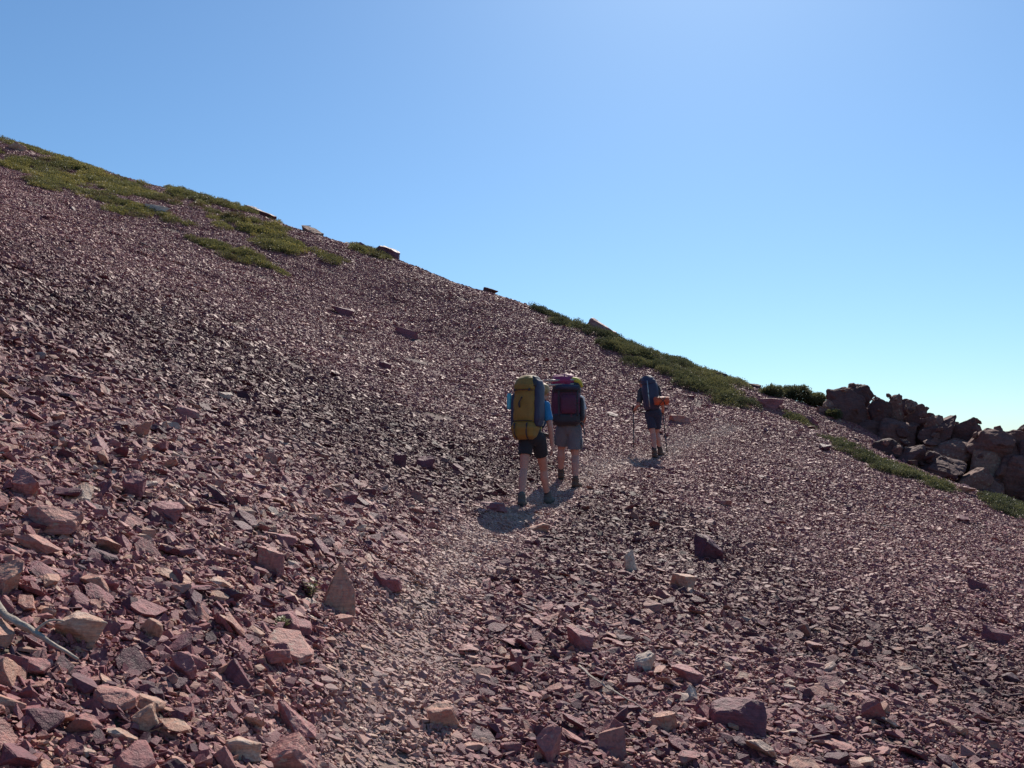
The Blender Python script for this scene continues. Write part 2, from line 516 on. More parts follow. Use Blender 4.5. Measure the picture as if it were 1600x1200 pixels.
def roughen(bm, rnd, cuts=2, amp=0.03, freq=3.0, bev=0.03):
    bmesh.ops.remove_doubles(bm, verts=bm.verts, dist=0.004)
    if bev:
        bmesh.ops.bevel(bm, geom=bm.edges[:], offset=bev, segments=1, profile=0.6, affect='EDGES', clamp_overlap=True)
    bmesh.ops.triangulate(bm, faces=bm.faces[:])
    for _ in range(cuts):
        bmesh.ops.subdivide_edges(bm, edges=bm.edges[:], cuts=1, use_grid_fill=True)
    off = Vector((rnd.uniform(0, 90), rnd.uniform(0, 90), rnd.uniform(0, 90)))
    bm.normal_update()
    for v in bm.verts:
        p = v.co * freq + off
        d = noise.fractal(p, 0.9, 2.1, 4) * amp
        d -= max(0, 0.12 - abs(noise.noise(p * 0.8 + Vector((7, 3, 1))))) * amp * 3.0   # cracks
        v.co += v.normal * d

def bm_mesh(bm, name, mat, smooth=False):
    me = bpy.data.meshes.new(name)
    bm.to_mesh(me); bm.free()
    if smooth: me.polygons.foreach_set('use_smooth', [True] * len(me.polygons))
    if mat: me.materials.append(mat)
    return me

rnd = random.Random(5)
STONE_ME = []      # cheap, for the scattered rubble
for k in range(32):
    if k < 16: bm = stone_bm(rnd, 1, rnd.uniform(.45, .8), rnd.uniform(.14, .34), rnd.randint(8, 13), 'wedge' if k % 3 == 0 else 'slab')
    elif k < 26: bm = stone_bm(rnd, 1, rnd.uniform(.6, .9), rnd.uniform(.38, .62), rnd.randint(9, 14), 'wedge' if k % 2 == 0 else 'block')
    else: bm = stone_bm(rnd, 1, rnd.uniform(.28, .45), rnd.uniform(.14, .26), 7)
    STONE_ME.append(bm_mesh(bm, 'stone_shape', MAT_STONE))
ROCK_ME = []       # finer, for the larger stones
for k in range(16):
    if k < 12: bm = stone_bm(rnd, 1, rnd.uniform(.5, .85), rnd.uniform(.15, .34), rnd.randint(7, 11), 'wedge' if k % 4 == 0 else 'slab')
    else: bm = stone_bm(rnd, 1, rnd.uniform(.65, .95), rnd.uniform(.42, .62), rnd.randint(8, 11), 'wedge')
    roughen(bm, rnd, 2, 0.030, 3.0, 0.018)
    ROCK_ME.append(bm_mesh(bm, 'rock_shape', MAT_STONE))

def proto_collection(name, meshes):
    c = bpy.data.collections.new(name)
    for m in meshes:
        o = bpy.data.objects.new(m.name, m)
        c.objects.link(o)
    return c

def euler_from_axes(zax, xdir):
    """numpy: rotation with local z along zax and local x near xdir -> XYZ eulers"""
    z = zax / np.linalg.norm(zax, axis=1, keepdims=True)
    y = np.cross(z, xdir); y /= np.linalg.norm(y, axis=1, keepdims=True) + 1e-12
    x = np.cross(y, z)
    ry = -np.arcsin(np.clip(x[:, 2], -1, 1))
    rx = np.arctan2(y[:, 2], z[:, 2])
    rz = np.arctan2(x[:, 1], x[:, 0])
    return np.stack([rx, ry, rz], 1)

def slope_axes(x, y, tilt_sd, yaw_sd):
    n = normal(x, y)
    k = len(x)
    fall = np.stack([n[:, 0], n[:, 1], np.zeros(k)], 1)
    fall /= np.linalg.norm(fall, axis=1, keepdims=True) + 1e-9
    yaw = rng.normal(0, yaw_sd, k)
    c, s = np.cos(yaw), np.sin(yaw)
    d = np.stack([fall[:, 0] * c - fall[:, 1] * s, fall[:, 0] * s + fall[:, 1] * c, np.zeros(k)], 1)
    zt = n + rng.normal(0, 1, (k, 3)) * np.asarray(tilt_sd).reshape(-1, 1)
    d = d - zt * np.sum(d * zt, 1, keepdims=True)
    return n, zt, d

SHADE_A = [(-100,440),(60,465),(150,500),(300,555),(440,620),(600,685),(700,722),(790,762)]
SHADE_B = [(880,815),(980,845),(1100,890),(1250,945),(1420,1010),(1600,1085)]
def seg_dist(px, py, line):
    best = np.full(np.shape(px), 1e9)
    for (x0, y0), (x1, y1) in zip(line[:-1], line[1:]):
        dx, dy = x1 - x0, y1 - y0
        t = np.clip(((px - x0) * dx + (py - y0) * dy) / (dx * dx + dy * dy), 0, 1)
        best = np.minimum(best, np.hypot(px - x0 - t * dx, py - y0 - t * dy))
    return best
def shade_and_dust(x, y):
    """painted shade in bands along the coarse tongues, random mottling; negative for trail dust"""
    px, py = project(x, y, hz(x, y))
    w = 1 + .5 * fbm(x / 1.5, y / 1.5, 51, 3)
    d = .85 * np.exp(-(seg_dist(px, py, SHADE_A) / (80 * w)) ** 2) + .55 * np.exp(-(seg_dist(px, py, SHADE_B) / (85 * w)) ** 2)  # self-shadow between the coarse stones, put in as darker stone colour
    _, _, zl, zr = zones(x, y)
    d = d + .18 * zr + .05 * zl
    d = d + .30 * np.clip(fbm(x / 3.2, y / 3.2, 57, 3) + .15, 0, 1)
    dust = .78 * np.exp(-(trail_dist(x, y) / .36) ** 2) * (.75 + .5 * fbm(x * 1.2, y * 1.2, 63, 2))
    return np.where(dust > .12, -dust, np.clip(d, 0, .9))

def scatter_object(name, pos, rot, scl, idx, tint, coll, parent=None, dark=None):
    """points carrying their own turn, size and shape number; the shapes are instanced on them"""
    me = bpy.data.meshes.new(name)
    n = len(pos)
    me.vertices.add(n)
    me.vertices.foreach_set('co', np.ascontiguousarray(pos, dtype=np.float32).ravel())
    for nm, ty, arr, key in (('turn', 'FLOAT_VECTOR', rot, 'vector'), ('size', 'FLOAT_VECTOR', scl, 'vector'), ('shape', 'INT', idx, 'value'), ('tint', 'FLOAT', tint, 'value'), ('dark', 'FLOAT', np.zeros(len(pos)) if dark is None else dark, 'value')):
        a = me.attributes.new(nm, ty, 'POINT')
        dt = np.int32 if ty == 'INT' else np.float32
        a.data.foreach_set(key, np.ascontiguousarray(arr, dtype=dt).ravel())
    o = bpy.data.objects.new(name, me)
    COL.objects.link(o)
    if parent: o.parent = parent
    ng = bpy.data.node_groups.new(name + '_scatter', 'GeometryNodeTree')
    ng.interface.new_socket('Geometry', in_out='INPUT', socket_type='NodeSocketGeometry')
    ng.interface.new_socket('Geometry', in_out='OUTPUT', socket_type='NodeSocketGeometry')
    gi = ng.nodes.new('NodeGroupInput'); go = ng.nodes.new('NodeGroupOutput')
    ci = ng.nodes.new('GeometryNodeCollectionInfo')
    ci.inputs['Collection'].default_value = coll
    ci.inputs['Separate Children'].default_value = True
    ci.inputs['Reset Children'].default_value = True
    ip = ng.nodes.new('GeometryNodeInstanceOnPoints')
    ip.inputs['Pick Instance'].default_value = True
    def attr(nm, ty):
        a = ng.nodes.new('GeometryNodeInputNamedAttribute'); a.data_type = ty; a.inputs['Name'].default_value = nm
        return a.outputs['Attribute']
    ng.links.new(gi.outputs[0], ip.inputs['Points'])
    ng.links.new(ci.outputs[0], ip.inputs['Instance'])
    ng.links.new(attr('shape', 'INT'), ip.inputs['Instance Index'])
    ng.links.new(attr('turn', 'FLOAT_VECTOR'), ip.inputs['Rotation'])
    ng.links.new(attr('size', 'FLOAT_VECTOR'), ip.inputs['Scale'])
    ng.links.new(ip.outputs[0], go.inputs[0])
    md = o.modifiers.new('scatter', 'NODES'); md.node_group = ng
    return o

# patches: half a square metre of small stones each, laid over the farther slope
def make_patch(rnd, n, s):
    V, Fc, T = [], [], []
    base = []
    for k in range(26):
        bm = stone_bm(rnd, 1, rnd.uniform(.45, .85), rnd.uniform(.18, .5), rnd.randint(4, 6))
        bmesh.ops.triangulate(bm, faces=bm.faces[:])
        bm.verts.index_update()
        base.append(([v.co.copy() for v in bm.verts], [tuple(v.index for v in f.verts) for f in bm.faces]))
        bm.free()
    for k in range(n):
        r = 0.55 * math.sqrt(rnd.random()); a = rnd.uniform(0, 2 * math.pi)
        if rnd.random() < max(0, (r - 0.34) / 0.3): continue
        sz = s * math.exp(rnd.gauss(0, 0.40))
        sz = min(sz, 0.2)
        m = (Matrix.Translation((r * math.cos(a), r * math.sin(a), sz * rnd.uniform(-.05, .3)))
             @ Matrix.Rotation(rnd.gauss(0, 0.8), 4, 'Z') @ Matrix.Rotation(rnd.gauss(0, .52), 4, 'X') @ Matrix.Rotation(rnd.gauss(0, .46), 4, 'Y') @ Matrix.Scale(sz, 4))
        vs, fs = rnd.choice(base)
        o = len(V); V += [tuple(m @ v) for v in vs]
        Fc += [tuple(i + o for i in f) for f in fs]
        T += [rnd.triangular(0.08, 1.0, 0.42)] * len(fs)
    me = bpy.data.meshes.new('scree_patch')
    me.from_pydata(V, [], Fc)
    a = me.attributes.new('piece_tint', 'FLOAT', 'FACE'); a.data.foreach_set('value', T)
    me.materials.append(MAT_PATCH)
    return me
PATCH_ME = [make_patch(rnd, 620, 0.045) for _ in range(8)]

# ------------------------------------------------------------------ where the coarse and the fine stones lie
COARSE_L = [(-2500,430),(0,440),(150,470),(300,510),(440,580),(640,650),(750,720),(790,790),(720,830),(640,870),(580,930),(520,1030),(470,1200),(380,1700),(-2500,1700)]
COARSE_R = [(840,806),(900,775),(1000,790),(1150,840),(1300,920),(1450,990),(1600,1045),(3000,1400),(3000,2500),(760,2500),(700,1300),(690,1100),(720,950),(770,870)]

def zones(x, y):
    z = hz(x, y)
    px, py = project(x, y, z)
    jx = px + 45 * fbm(x * 0.9, y * 0.9, 21, 3); jy = py + 45 * fbm(x * 0.9, y * 0.9, 31, 3)
    L = in_poly(jx, jy, COARSE_L); Rr = in_poly(jx, jy, COARSE_R)
    return px, py, L, Rr

def sample_area(x0, x1, y0, y1, n):
    return rng.uniform(x0, x1, n), rng.uniform(y0, y1, n)

pos_all, rot_all, scl_all, idx_all, tint_all = [], [], [], [], []
N_ST = len(STONE_ME); N_RK = len(ROCK_ME); N_PT = len(PATCH_ME)
# 1) single stones
cx, cy = sample_area(-9, 14, 1.6, 17, 4200000)
vis = np.abs(cx) < 0.62 * cy + 1.2
cx, cy = cx[vis], cy[vis]
px, py, L, Rr = zones(cx, cy)
tdn = trail_dist(cx, cy)
med = np.full(len(cx), 0.024)
med = np.where(L, 0.039, med); med = np.where(Rr, 0.031, med)
med = np.where(tdn < 0.42, 0.024, med)
sig = np.where(L | Rr, 0.56, 0.46)
size = np.clip(med * np.exp(rng.normal(0, 1, len(cx)) * sig), 0.012, 0.18)
size = np.where(tdn < 0.34, np.minimum(size, 0.07), size)
area = (9 + 14) * 15.4
dens0 = 4200000 / area
cover = np.where(L | Rr, 2.1, np.where(cy < 9, 1.6, 0.55))
cover = np.where(tdn < 0.30, np.where(cy < 9.5, 2.0, 1.8), cover)
want = cover / (med ** 2 * 0.6 * np.exp(2 * sig ** 2))
keep = rng.random(len(cx)) < want / dens0
print('capped fraction', float(np.mean(want / dens0 > 1)))
cx, cy, size, L, Rr, tdn = cx[keep], cy[keep], size[keep], L[keep], Rr[keep], tdn[keep]
# farther: sparse larger stones lying on the fine slope
fx, fy = sample_area(-32, 22, 12, 56, 11000)
vis = np.abs(fx) < 0.62 * fy + 1.2
fx, fy = fx[vis], fy[vis]
fs = np.clip(0.085 * np.exp(rng.normal(0, 0.5, len(fx))), 0.05, 0.45)
kf = trail_dist(fx, fy) > 0.5
fx, fy, fs = fx[kf], fy[kf], fs[kf]
cx = np.concatenate([cx, fx]); cy = np.concatenate([cy, fy]); size = np.concatenate([size, fs])
n, zt, d = slope_axes(cx, cy, np.where(trail_dist(cx, cy) < .4, 0.16, np.where(np.hypot(cx, cy) < 14, 0.38, 0.3)), 0.58)
stand = rng.random(len(cx)) < 0.10
zt = np.where(stand[:, None], zt + rng.normal(0, 0.9, zt.shape), zt)
d = d + rng.normal(0, 0.05, d.shape)
rot = euler_from_axes(zt, d)
cz = hz(cx, cy) + size * rng.uniform(-0.02, 0.28, len(cx)) + np.where(trail_dist(cx, cy) < .5, .006, 0)
order = np.argsort(-(size / np.hypot(cx, cy)))
BIG = order[:290]
ppx, ppy = project(cx, cy, cz)
inside = (ppx > -30) & (ppx < 1630) & (ppy < 1230)
BIG = order[inside[order]][:270]
bigmask = np.zeros(len(cx), bool); bigmask[BIG] = True
small = ~bigmask
sc = size[:, None] * np.stack([np.ones(len(cx)), rng.uniform(.8, 1.2, len(cx)), rng.uniform(.8, 1.25, len(cx))], 1)
tint = rng.random(len(cx))
tint = np.clip(tint * 0.94 - 0.10 * fbm(cx / 1.8, cy / 1.8, 44, 2), 0, 0.999)
shape = np.where(size > 0.13, N_ST + rng.integers(0, N_RK, len(cx)), rng.integers(0, N_ST, len(cx)))
pos = np.stack([cx, cy, cz], 1)
pos_all.append(pos[small]); rot_all.append(rot[small]); scl_all.append(sc[small]); idx_all.append(shape[small]); tint_all.append(tint[small])

# 2) patches of small stones: everywhere, finer near the camera
def add_patches(x0, x1, y0, y1, scale_fn, cover, cond):
    a = (x1 - x0) * (y1 - y0)
    n = int(a * cover / 0.10)
    x, y = sample_area(x0, x1, y0, y1, n)
    s = scale_fn(x, y)
    k = (rng.random(n) < 0.10 / (s ** 2 * 0.62)) & (np.abs(x) < 0.66 * y + 2.5) & cond(x, y)
    x, y, s = x[k], y[k], s[k]
    nn, z_, d_ = slope_axes(x, y, 0.05, 0.5)
    r_ = euler_from_axes(z_, d_)
    p_ = np.stack([x, y, hz(x, y)], 1) - nn * 0.004 + np.stack([0 * x, 0 * x, np.where(trail_dist(x, y) < .55, .008, 0)], 1)
    pos_all.append(p_); rot_all.append(r_); scl_all.append(np.repeat(s[:, None], 3, 1))
    idx_all.append(N_ST + N_RK + rng.integers(0, N_PT, len(x))); tint_all.append(rng.uniform(-.08, .08, len(x)) % 1.0)
    print('patches', len(x))
add_patches(-9, 12, 1.4, 13, lambda x, y: np.full(len(x), 0.45), 2.6, lambda x, y: np.ones(len(x), bool))
def far_scale(x, y):
    px, py = project(x, y, hz(x, y))
    left = np.clip((1150 - px) / 300, 0, 1) * np.clip((700 - py) / 120, 0, 1)
    s = 0.58 + 0.30 * left
    s = s * (1 + 0.22 * fbm(x / 3.0, y / 3.0, 71, 2))
    return np.where(trail_dist(x, y) < 0.75, 0.42, s)
add_patches(-38, 27, 8.5, 62, far_scale, 4.6, lambda x, y: np.ones(len(x), bool))

SCREE_COLL = proto_collection('scree_shapes', [])
for k, m in enumerate(STONE_ME + ROCK_ME + PATCH_ME):
    o = bpy.data.objects.new('shape_%03d' % k, m)     # children are picked in name order
    SCREE_COLL.objects.link(o)
rub = scatter_object('rubble', np.concatenate(pos_all), np.concatenate(rot_all), np.concatenate(scl_all), np.concatenate(idx_all), np.concatenate(tint_all), SCREE_COLL, GROUND, shade_and_dust(np.concatenate(pos_all)[:, 0], np.concatenate(pos_all)[:, 1]))
tag(rub, kind='stuff')
print('rubble instances', len(rub.data.vertices))
for k in BIG:
    o = link_mesh('stone', ROCK_ME[int(rng.integers(0, N_RK))], None, GROUND, tuple(pos[k]))
    o.rotation_euler = tuple(rot[k]); o.scale = tuple(sc[k]); o['tint'] = float(tint[k]); o['dark'] = float(shade_and_dust(pos[k:k + 1, 0], pos[k:k + 1, 1])[0])

# ------------------------------------------------------------------ larger rocks that can be told apart
rk = random.Random(23)
def rock_shape(seed, kind, cuts=7, detail=2, amp=0.022):
    r_ = random.Random(seed)
    if kind == 'tooth':       # upright pointed rock, one ridge running down its front
        bm = bmesh.new()
        for p in ((-.50, .0, -.5), (-.34, -.46, -.5), (.46, -.16, -.5), (.36, .42, -.5), (-.36, .42, -.5), (-.04, -.02, .5), (.08, .10, .44), (.34, .02, .05), (-.26, -.22, -.05), (.42, -.05, -.25)):
            bm.verts.new(p)
        bmesh.ops.convex_hull(bm, input=bm.verts[:])
    else:
        bm = hull_bm(r_, r_.randint(10, 15))
        if kind in ('wedge', 'block'):
            n = Vector((r_.uniform(-.6, .6), r_.uniform(-.7, .1), 1)).normalized()
            cut_poly(bm, n * r_.uniform(.14, .28), n)
        for v in bm.verts: v.co.x += .25 * v.co.z * r_.uniform(-1, 1)
    roughen(bm, r_, detail + 1, amp * 1.9, 2.6, 0.025)
    # fill the unit box
    xs = [v.co for v in bm.verts]
    lo = Vector((min(c[i] for c in xs) for i in range(3))); hi = Vector((max(c[i] for c in xs) for i in range(3)))
    for v in bm.verts:
        for i in range(3): v.co[i] = (v.co[i] - lo[i]) / (hi[i] - lo[i]) - 0.5
    return bm_mesh(bm, 'rock_shape', MAT_BOULDER)

def rock(label, px, py, w, h, seed, kind='block', depth=0.8, yaw=0, tilt=(0, 0), tint=0.5, cat='rock', name='rock', sink=0.18, mat=None, group=None, dmin=1.5):
    bx, by, bz = hit(px, py + h * 0.42, ymin=dmin)
    s_ = by / F_PX * (0.86 if by < 14 else 1.0)
    Wm, Hm = w * s_, h * s_ / (1 - sink)
    me = rock_shape(seed, kind)
    if mat: me.materials[0] = mat
    o = link_mesh(name, me)
    o.scale = (Wm, Wm * depth, Hm)
    o.rotation_euler = (R(tilt[0]), R(tilt[1]), R(yaw))
    o.location = (bx, by + Wm * depth * 0.3, bz + Hm * (0.5 - sink))
    o['tint'] = tint
    tag(o, label, cat, group)
    return o

rock('upright pointed orange brown rock standing on the left edge of the path', 524, 922, 72, 84, 101, 'tooth', 0.8, 0, (0, 3), 0.80, sink=0.1)
rock('dark blocky rock with pale flat top right behind the upright pointed rock', 604, 908, 52, 36, 102, 'block', 0.8, -10, (0, -4), 0.42)
rock('grey flat stone lying at the foot of the upright pointed rock', 532, 970, 42, 15, 103, 'slab', 0.7, 20, (6, 4), 0.72)
rock('brown block with flat slanting top above the bottom edge left of the path', 462, 1130, 74, 62, 104, 'block', 0.8, -14, (0, 6), 0.58)
rock('large grey brown boulder cut by the bottom edge with rounded pale rim', 446, 1186, 98, 62, 105, 'block', 0.7, 10, (0, -5), 0.66)
rock('orange flat faced block cut by the left edge of the photo', 2, 905, 58, 62, 106, 'block', 0.8, -30, (-12, 10), 0.79)
rock('broad slab with pale lichened top above the bleached branch', 112, 992, 98, 54, 107, 'slab', 0.7, -8, (0, 8), 0.90)
rock('pale yellowish rounded block near the bottom left corner', 223, 1128, 48, 46, 108, 'block', 0.8, 30, (0, 0), 0.88)
rock('mauve block leaning against smaller stones in the lower left scree', 284, 1044, 50, 42, 109, 'block', 0.8, -25, (4, 12), 0.52)
rock('broken dark rock with jagged top alone on the right scree', 1110, 858, 54, 46, 110, 'block', 0.8, 15, (0, 4), 0.08)
rock('orange tan slab right of the path below the jagged dark rock', 1068, 911, 46, 28, 111, 'slab', 0.7, -18, (0, 10), 0.84)
rock('tall thin pale slab tilted on edge right of the path', 985, 879, 30, 38, 112, 'slab', 0.5, 30, (0, -18), 0.94)
rock('large dark red flat rock in shade near the bottom right', 1158, 1122, 100, 54, 113, 'block', 0.7, 5, (0, 6), 0.22)
rock('five sided brown block at the bottom edge right of the path', 860, 1168, 48, 60, 114, 'block', 0.8, 40, (0, 0), 0.60)
rock('light grey speckled stone standing in the right scree', 1008, 1036, 38, 36, 115, 'wedge', 0.7, 0, (0, 8), 0.965)
rock('long dark slab sloping down near the right edge', 1560, 996, 52, 26, 116, 'slab', 0.5, -12, (0, 20), 0.25)
rock('small thin dark slab on the fine scree near the right edge', 1526, 915, 36, 18, 117, 'slab', 0.5, -12, (0, 24), 0.18)
rock('long low grey topped block on the left scree at hip height', 74, 812, 92, 46, 118, 'block', 0.7, 6, (0, 4), 0.68)
rock('angular rock with bright slanting face near the left edge', 34, 756, 66, 48, 119, 'wedge', 0.8, -20, (0, 14), 0.62)
rock('squat mauve block in the middle of the left scree', 255, 800, 66, 34, 120, 'block', 0.8, 8, (0, 4), 0.50)
rock('dark hollow fronted block above the squat mauve block', 205, 758, 50, 40, 121, 'block', 0.8, -16, (0, 8), 0.36)
rock('pinkish brown boulder left of the upright pointed rock', 420, 877, 54, 44, 122, 'block', 0.8, 18, (0, 6), 0.64)
rock('tan three cornered rock on the path side at the bottom', 690, 1122, 54, 46, 123, 'wedge', 0.6, 18, (0, -16), 0.80)
rock('cracked greenish grey ledge of rock left of the lower path', 452, 1014, 92, 34, 124, 'wedge', 0.9, -14, (10, 10), 0.70)
rock('flat orange stone on the path edge in front of the yellow pack hiker', 836, 824, 54, 18, 125, 'slab', 0.8, -6, (0, 8), 0.82, sink=0.1)
rock('pale slab lying flat at the bottom edge left of the brown block', 376, 1176, 70, 34, 126, 'slab', 0.7, 12, (0, 6), 0.91)
rock('orange brown slab leaning downhill on the left scree', 166, 855, 56, 30, 127, 'slab', 0.6, -15, (0, 22), 0.78)
rock('thin dark slab lying on the upper slope under the grassy tongue', 533, 486, 42, 13, 128, 'slab', 0.5, -10, (0, 16), 0.2)
rock('long dark rock high on the open slope left of the hikers', 634, 521, 44, 14, 129, 'slab', 0.5, -6, (0, 14), 0.28)
rock('short dark slab pointing downhill on the slope left of the hikers', 601, 572, 24, 12, 130, 'slab', 0.5, -10, (0, 22), 0.15)
rock('low pale topped rock just right of the far hiker', 1063, 656, 34, 13, 131, 'slab', 0.6, 4, (0, 3), 0.7)
rock('dark upright block at the lower end of the coarse left scree', 623, 718, 26, 28, 132, 'block', 0.8, 10, (0, 4), 0.12)
rock('dark pyramid shaped block left of the yellow pack hiker', 664, 722, 34, 26, 133, 'wedge', 0.9, -10, (0, 10), 0.2)
rock('small dark block beside the dark pyramid shaped block', 716, 732, 24, 18, 134, 'block', 0.8, 20, (0, 4), 0.16)
rock('dark rock with one bright top edge below the coarse left scree', 543, 780, 32, 26, 135, 'block', 0.8, -20, (0, 14), 0.25)
rock('wide dark flat rock beside the path left of the hikers feet', 768, 792, 58, 15, 136, 'slab', 0.8, 6, (0, 4), 0.3)
rock('whitish flat stone on the upper left scree', 350, 618, 28, 16, 137, 'slab', 0.6, -20, (0, 22), 0.98)
rock('blocky brown rock left of centre high in the coarse scree', 290, 645, 44, 26, 138, 'block', 0.8, 12, (0, 8), 0.55)
rock('reddish rock bulging from the coarse left scree', 215, 668, 34, 28, 139, 'block', 0.9, 0, (0, 8), 0.74)
rock('slab edge showing a dark side right of the path at the bottom', 905, 1000, 54, 40, 140, 'block', 0.7, -20, (0, 6), 0.46)
rock('long reddish slab low in the right scree', 1075, 1058, 62, 28, 141, 'slab', 0.7, -10, (0, 10), 0.5)
rock('pale grey triangular stone between the two reddish slabs at bottom right', 1078, 1085, 34, 26, 142, 'wedge', 0.6, 10, (0, 8), 0.96)
rock('orange brown split block above the bottom edge right of centre', 1040, 1128, 50, 34, 143, 'block', 0.8, -14, (0, 10), 0.81)
# on the skyline
rock('dark flat ledge of rock on the skyline above the grassy band', 402, 326, 58, 18, 151, 'wedge', 0.7, 0, (0, 9), 0.12, 'rock ledge', 'rock_ledge', 0.3)
rock('small broken rock on the skyline just left of the long humped rock', 568, 375, 26, 12, 163, 'block', 0.8, 0, (0, 14), 0.4, sink=0.3)
rock('grey knob of rock on the skyline right of the dark flat ledge', 486, 345, 38, 18, 152, 'block', 0.8, 0, (0, 8), 0.7, 'rock', 'rock', 0.45, MAT_CRAG)
rock('long humped rock on the skyline left of centre', 602, 386, 52, 22, 153, 'wedge', 0.8, 0, (0, 20), 0.15, 'rock', 'rock', 0.3)
rock('small dark rock on the skyline near the middle of the photo', 766, 449, 24, 9, 154, 'block', 0.8, 0, (0, 8), 0.2, 'rock', 'rock', 0.45, MAT_CRAG)
rock('brown rock hump on the skyline at the top of the green scrub', 938, 511, 54, 24, 155, 'block', 0.7, 0, (0, 22), 0.6, 'rock', 'rock', 0.4)
rock('pale bare rock among the grass below the skyline at left', 243, 327, 40, 14, 156, 'slab', 0.7, 0, (0, 10), 0.97, 'rock', 'rock', 0.25)
rock('pale rubble rock at the top left end of the skyline', 20, 228, 38, 12, 157, 'slab', 0.7, 0, (0, 10), 0.9, 'rock', 'rock', 0.25)
rock('small dark rock on the skyline between scrub and rounded bushes', 1182, 598, 18, 10, 158, 'block', 0.8, 0, (0, 6), 0.3, 'rock', 'rock', 0.25, MAT_CRAG)
rock('flat dark stone on the skyline above the right scrub', 1124, 581, 26, 9, 159, 'slab', 0.7, 0, (0, 10), 0.25, 'rock', 'rock', 0.25, MAT_CRAG)
rock('low red brown rock below the rounded bushes', 1205, 632, 40, 18, 160, 'slab', 0.8, 0, (0, 8), 0.45, 'rock', 'rock', 0.2)
rock('long reddish slab at the foot of the crags', 1512, 768, 32, 12, 161, 'slab', 0.8, 0, (0, 6), 0.76, 'rock', 'rock', 0.2)
rock('brown rock between two strips of green below the crags', 1272, 660, 26, 16, 162, 'block', 0.8, 0, (0, 16), 0.4, 'rock', 'rock', 0.2)

# ------------------------------------------------------------------ remeshed solids
def add_capsule(bm, a, b, ra, rb, seg=14, caps=4):
    a, b = Vector(a), Vector(b)
    ax = b - a; L = ax.length
    ax = ax.normalized() if L > 1e-6 else Vector((0, 0, 1))
    q = Vector((0, 0, 1)).rotation_difference(ax)
    prof = [(-ra * math.cos(t), ra * math.sin(t)) for t in [math.pi / 2 * k / caps for k in range(1, caps + 1)]]
    prof += [(L + rb * math.sin(t), rb * math.cos(t)) for t in [math.pi / 2 * k / caps for k in range(0, caps)]]
    rings = []
    for h, r_ in prof:
        rings.append([bm.verts.new(a + q @ Vector((r_ * math.cos(2 * math.pi * i / seg), r_ * math.sin(2 * math.pi * i / seg), h))) for i in range(seg)])
    v0 = bm.verts.new(a - ax * ra); v1 = bm.verts.new(b + ax * rb)
    for i in range(seg):
        j = (i + 1) % seg
        bm.faces.new((v0, rings[0][j], rings[0][i]))
        for k in range(len(rings) - 1): bm.faces.new((rings[k][i], rings[k][j], rings[k + 1][j], rings[k + 1][i]))
        bm.faces.new((v1, rings[-1][i], rings[-1][j]))

def add_ell(bm, c, r3, yaw=0.0, pitch=0.0, seg=20):
    m = Matrix.Translation(c) @ Matrix.Rotation(yaw, 4, 'Z') @ Matrix.Rotation(pitch, 4, 'X') @ Matrix.Diagonal((*r3, 1))
    bmesh.ops.create_uvsphere(bm, u_segments=seg, v_segments=seg // 2 + 2, radius=1, matrix=m)

def fuse(bm, voxel, smooth=4, factor=0.5):
    bmesh.ops.recalc_face_normals(bm, faces=bm.faces)
    me = bpy.data.meshes.new('raw'); bm.to_mesh(me); bm.free()
    o = bpy.data.objects.new('raw', me); COL.objects.link(o)
    md = o.modifiers.new('r', 'REMESH'); md.mode = 'VOXEL'; md.voxel_size = voxel
    if smooth:
        ms = o.modifiers.new('s', 'SMOOTH'); ms.iterations = smooth; ms.factor = factor
    dg = bpy.context.evaluated_depsgraph_get()
    res = bpy.data.meshes.new_from_object(o.evaluated_get(dg))
    bpy.data.objects.remove(o); bpy.data.meshes.remove(me)
    b2 = bmesh.new(); b2.from_mesh(res); bpy.data.meshes.remove(res)
    return b2

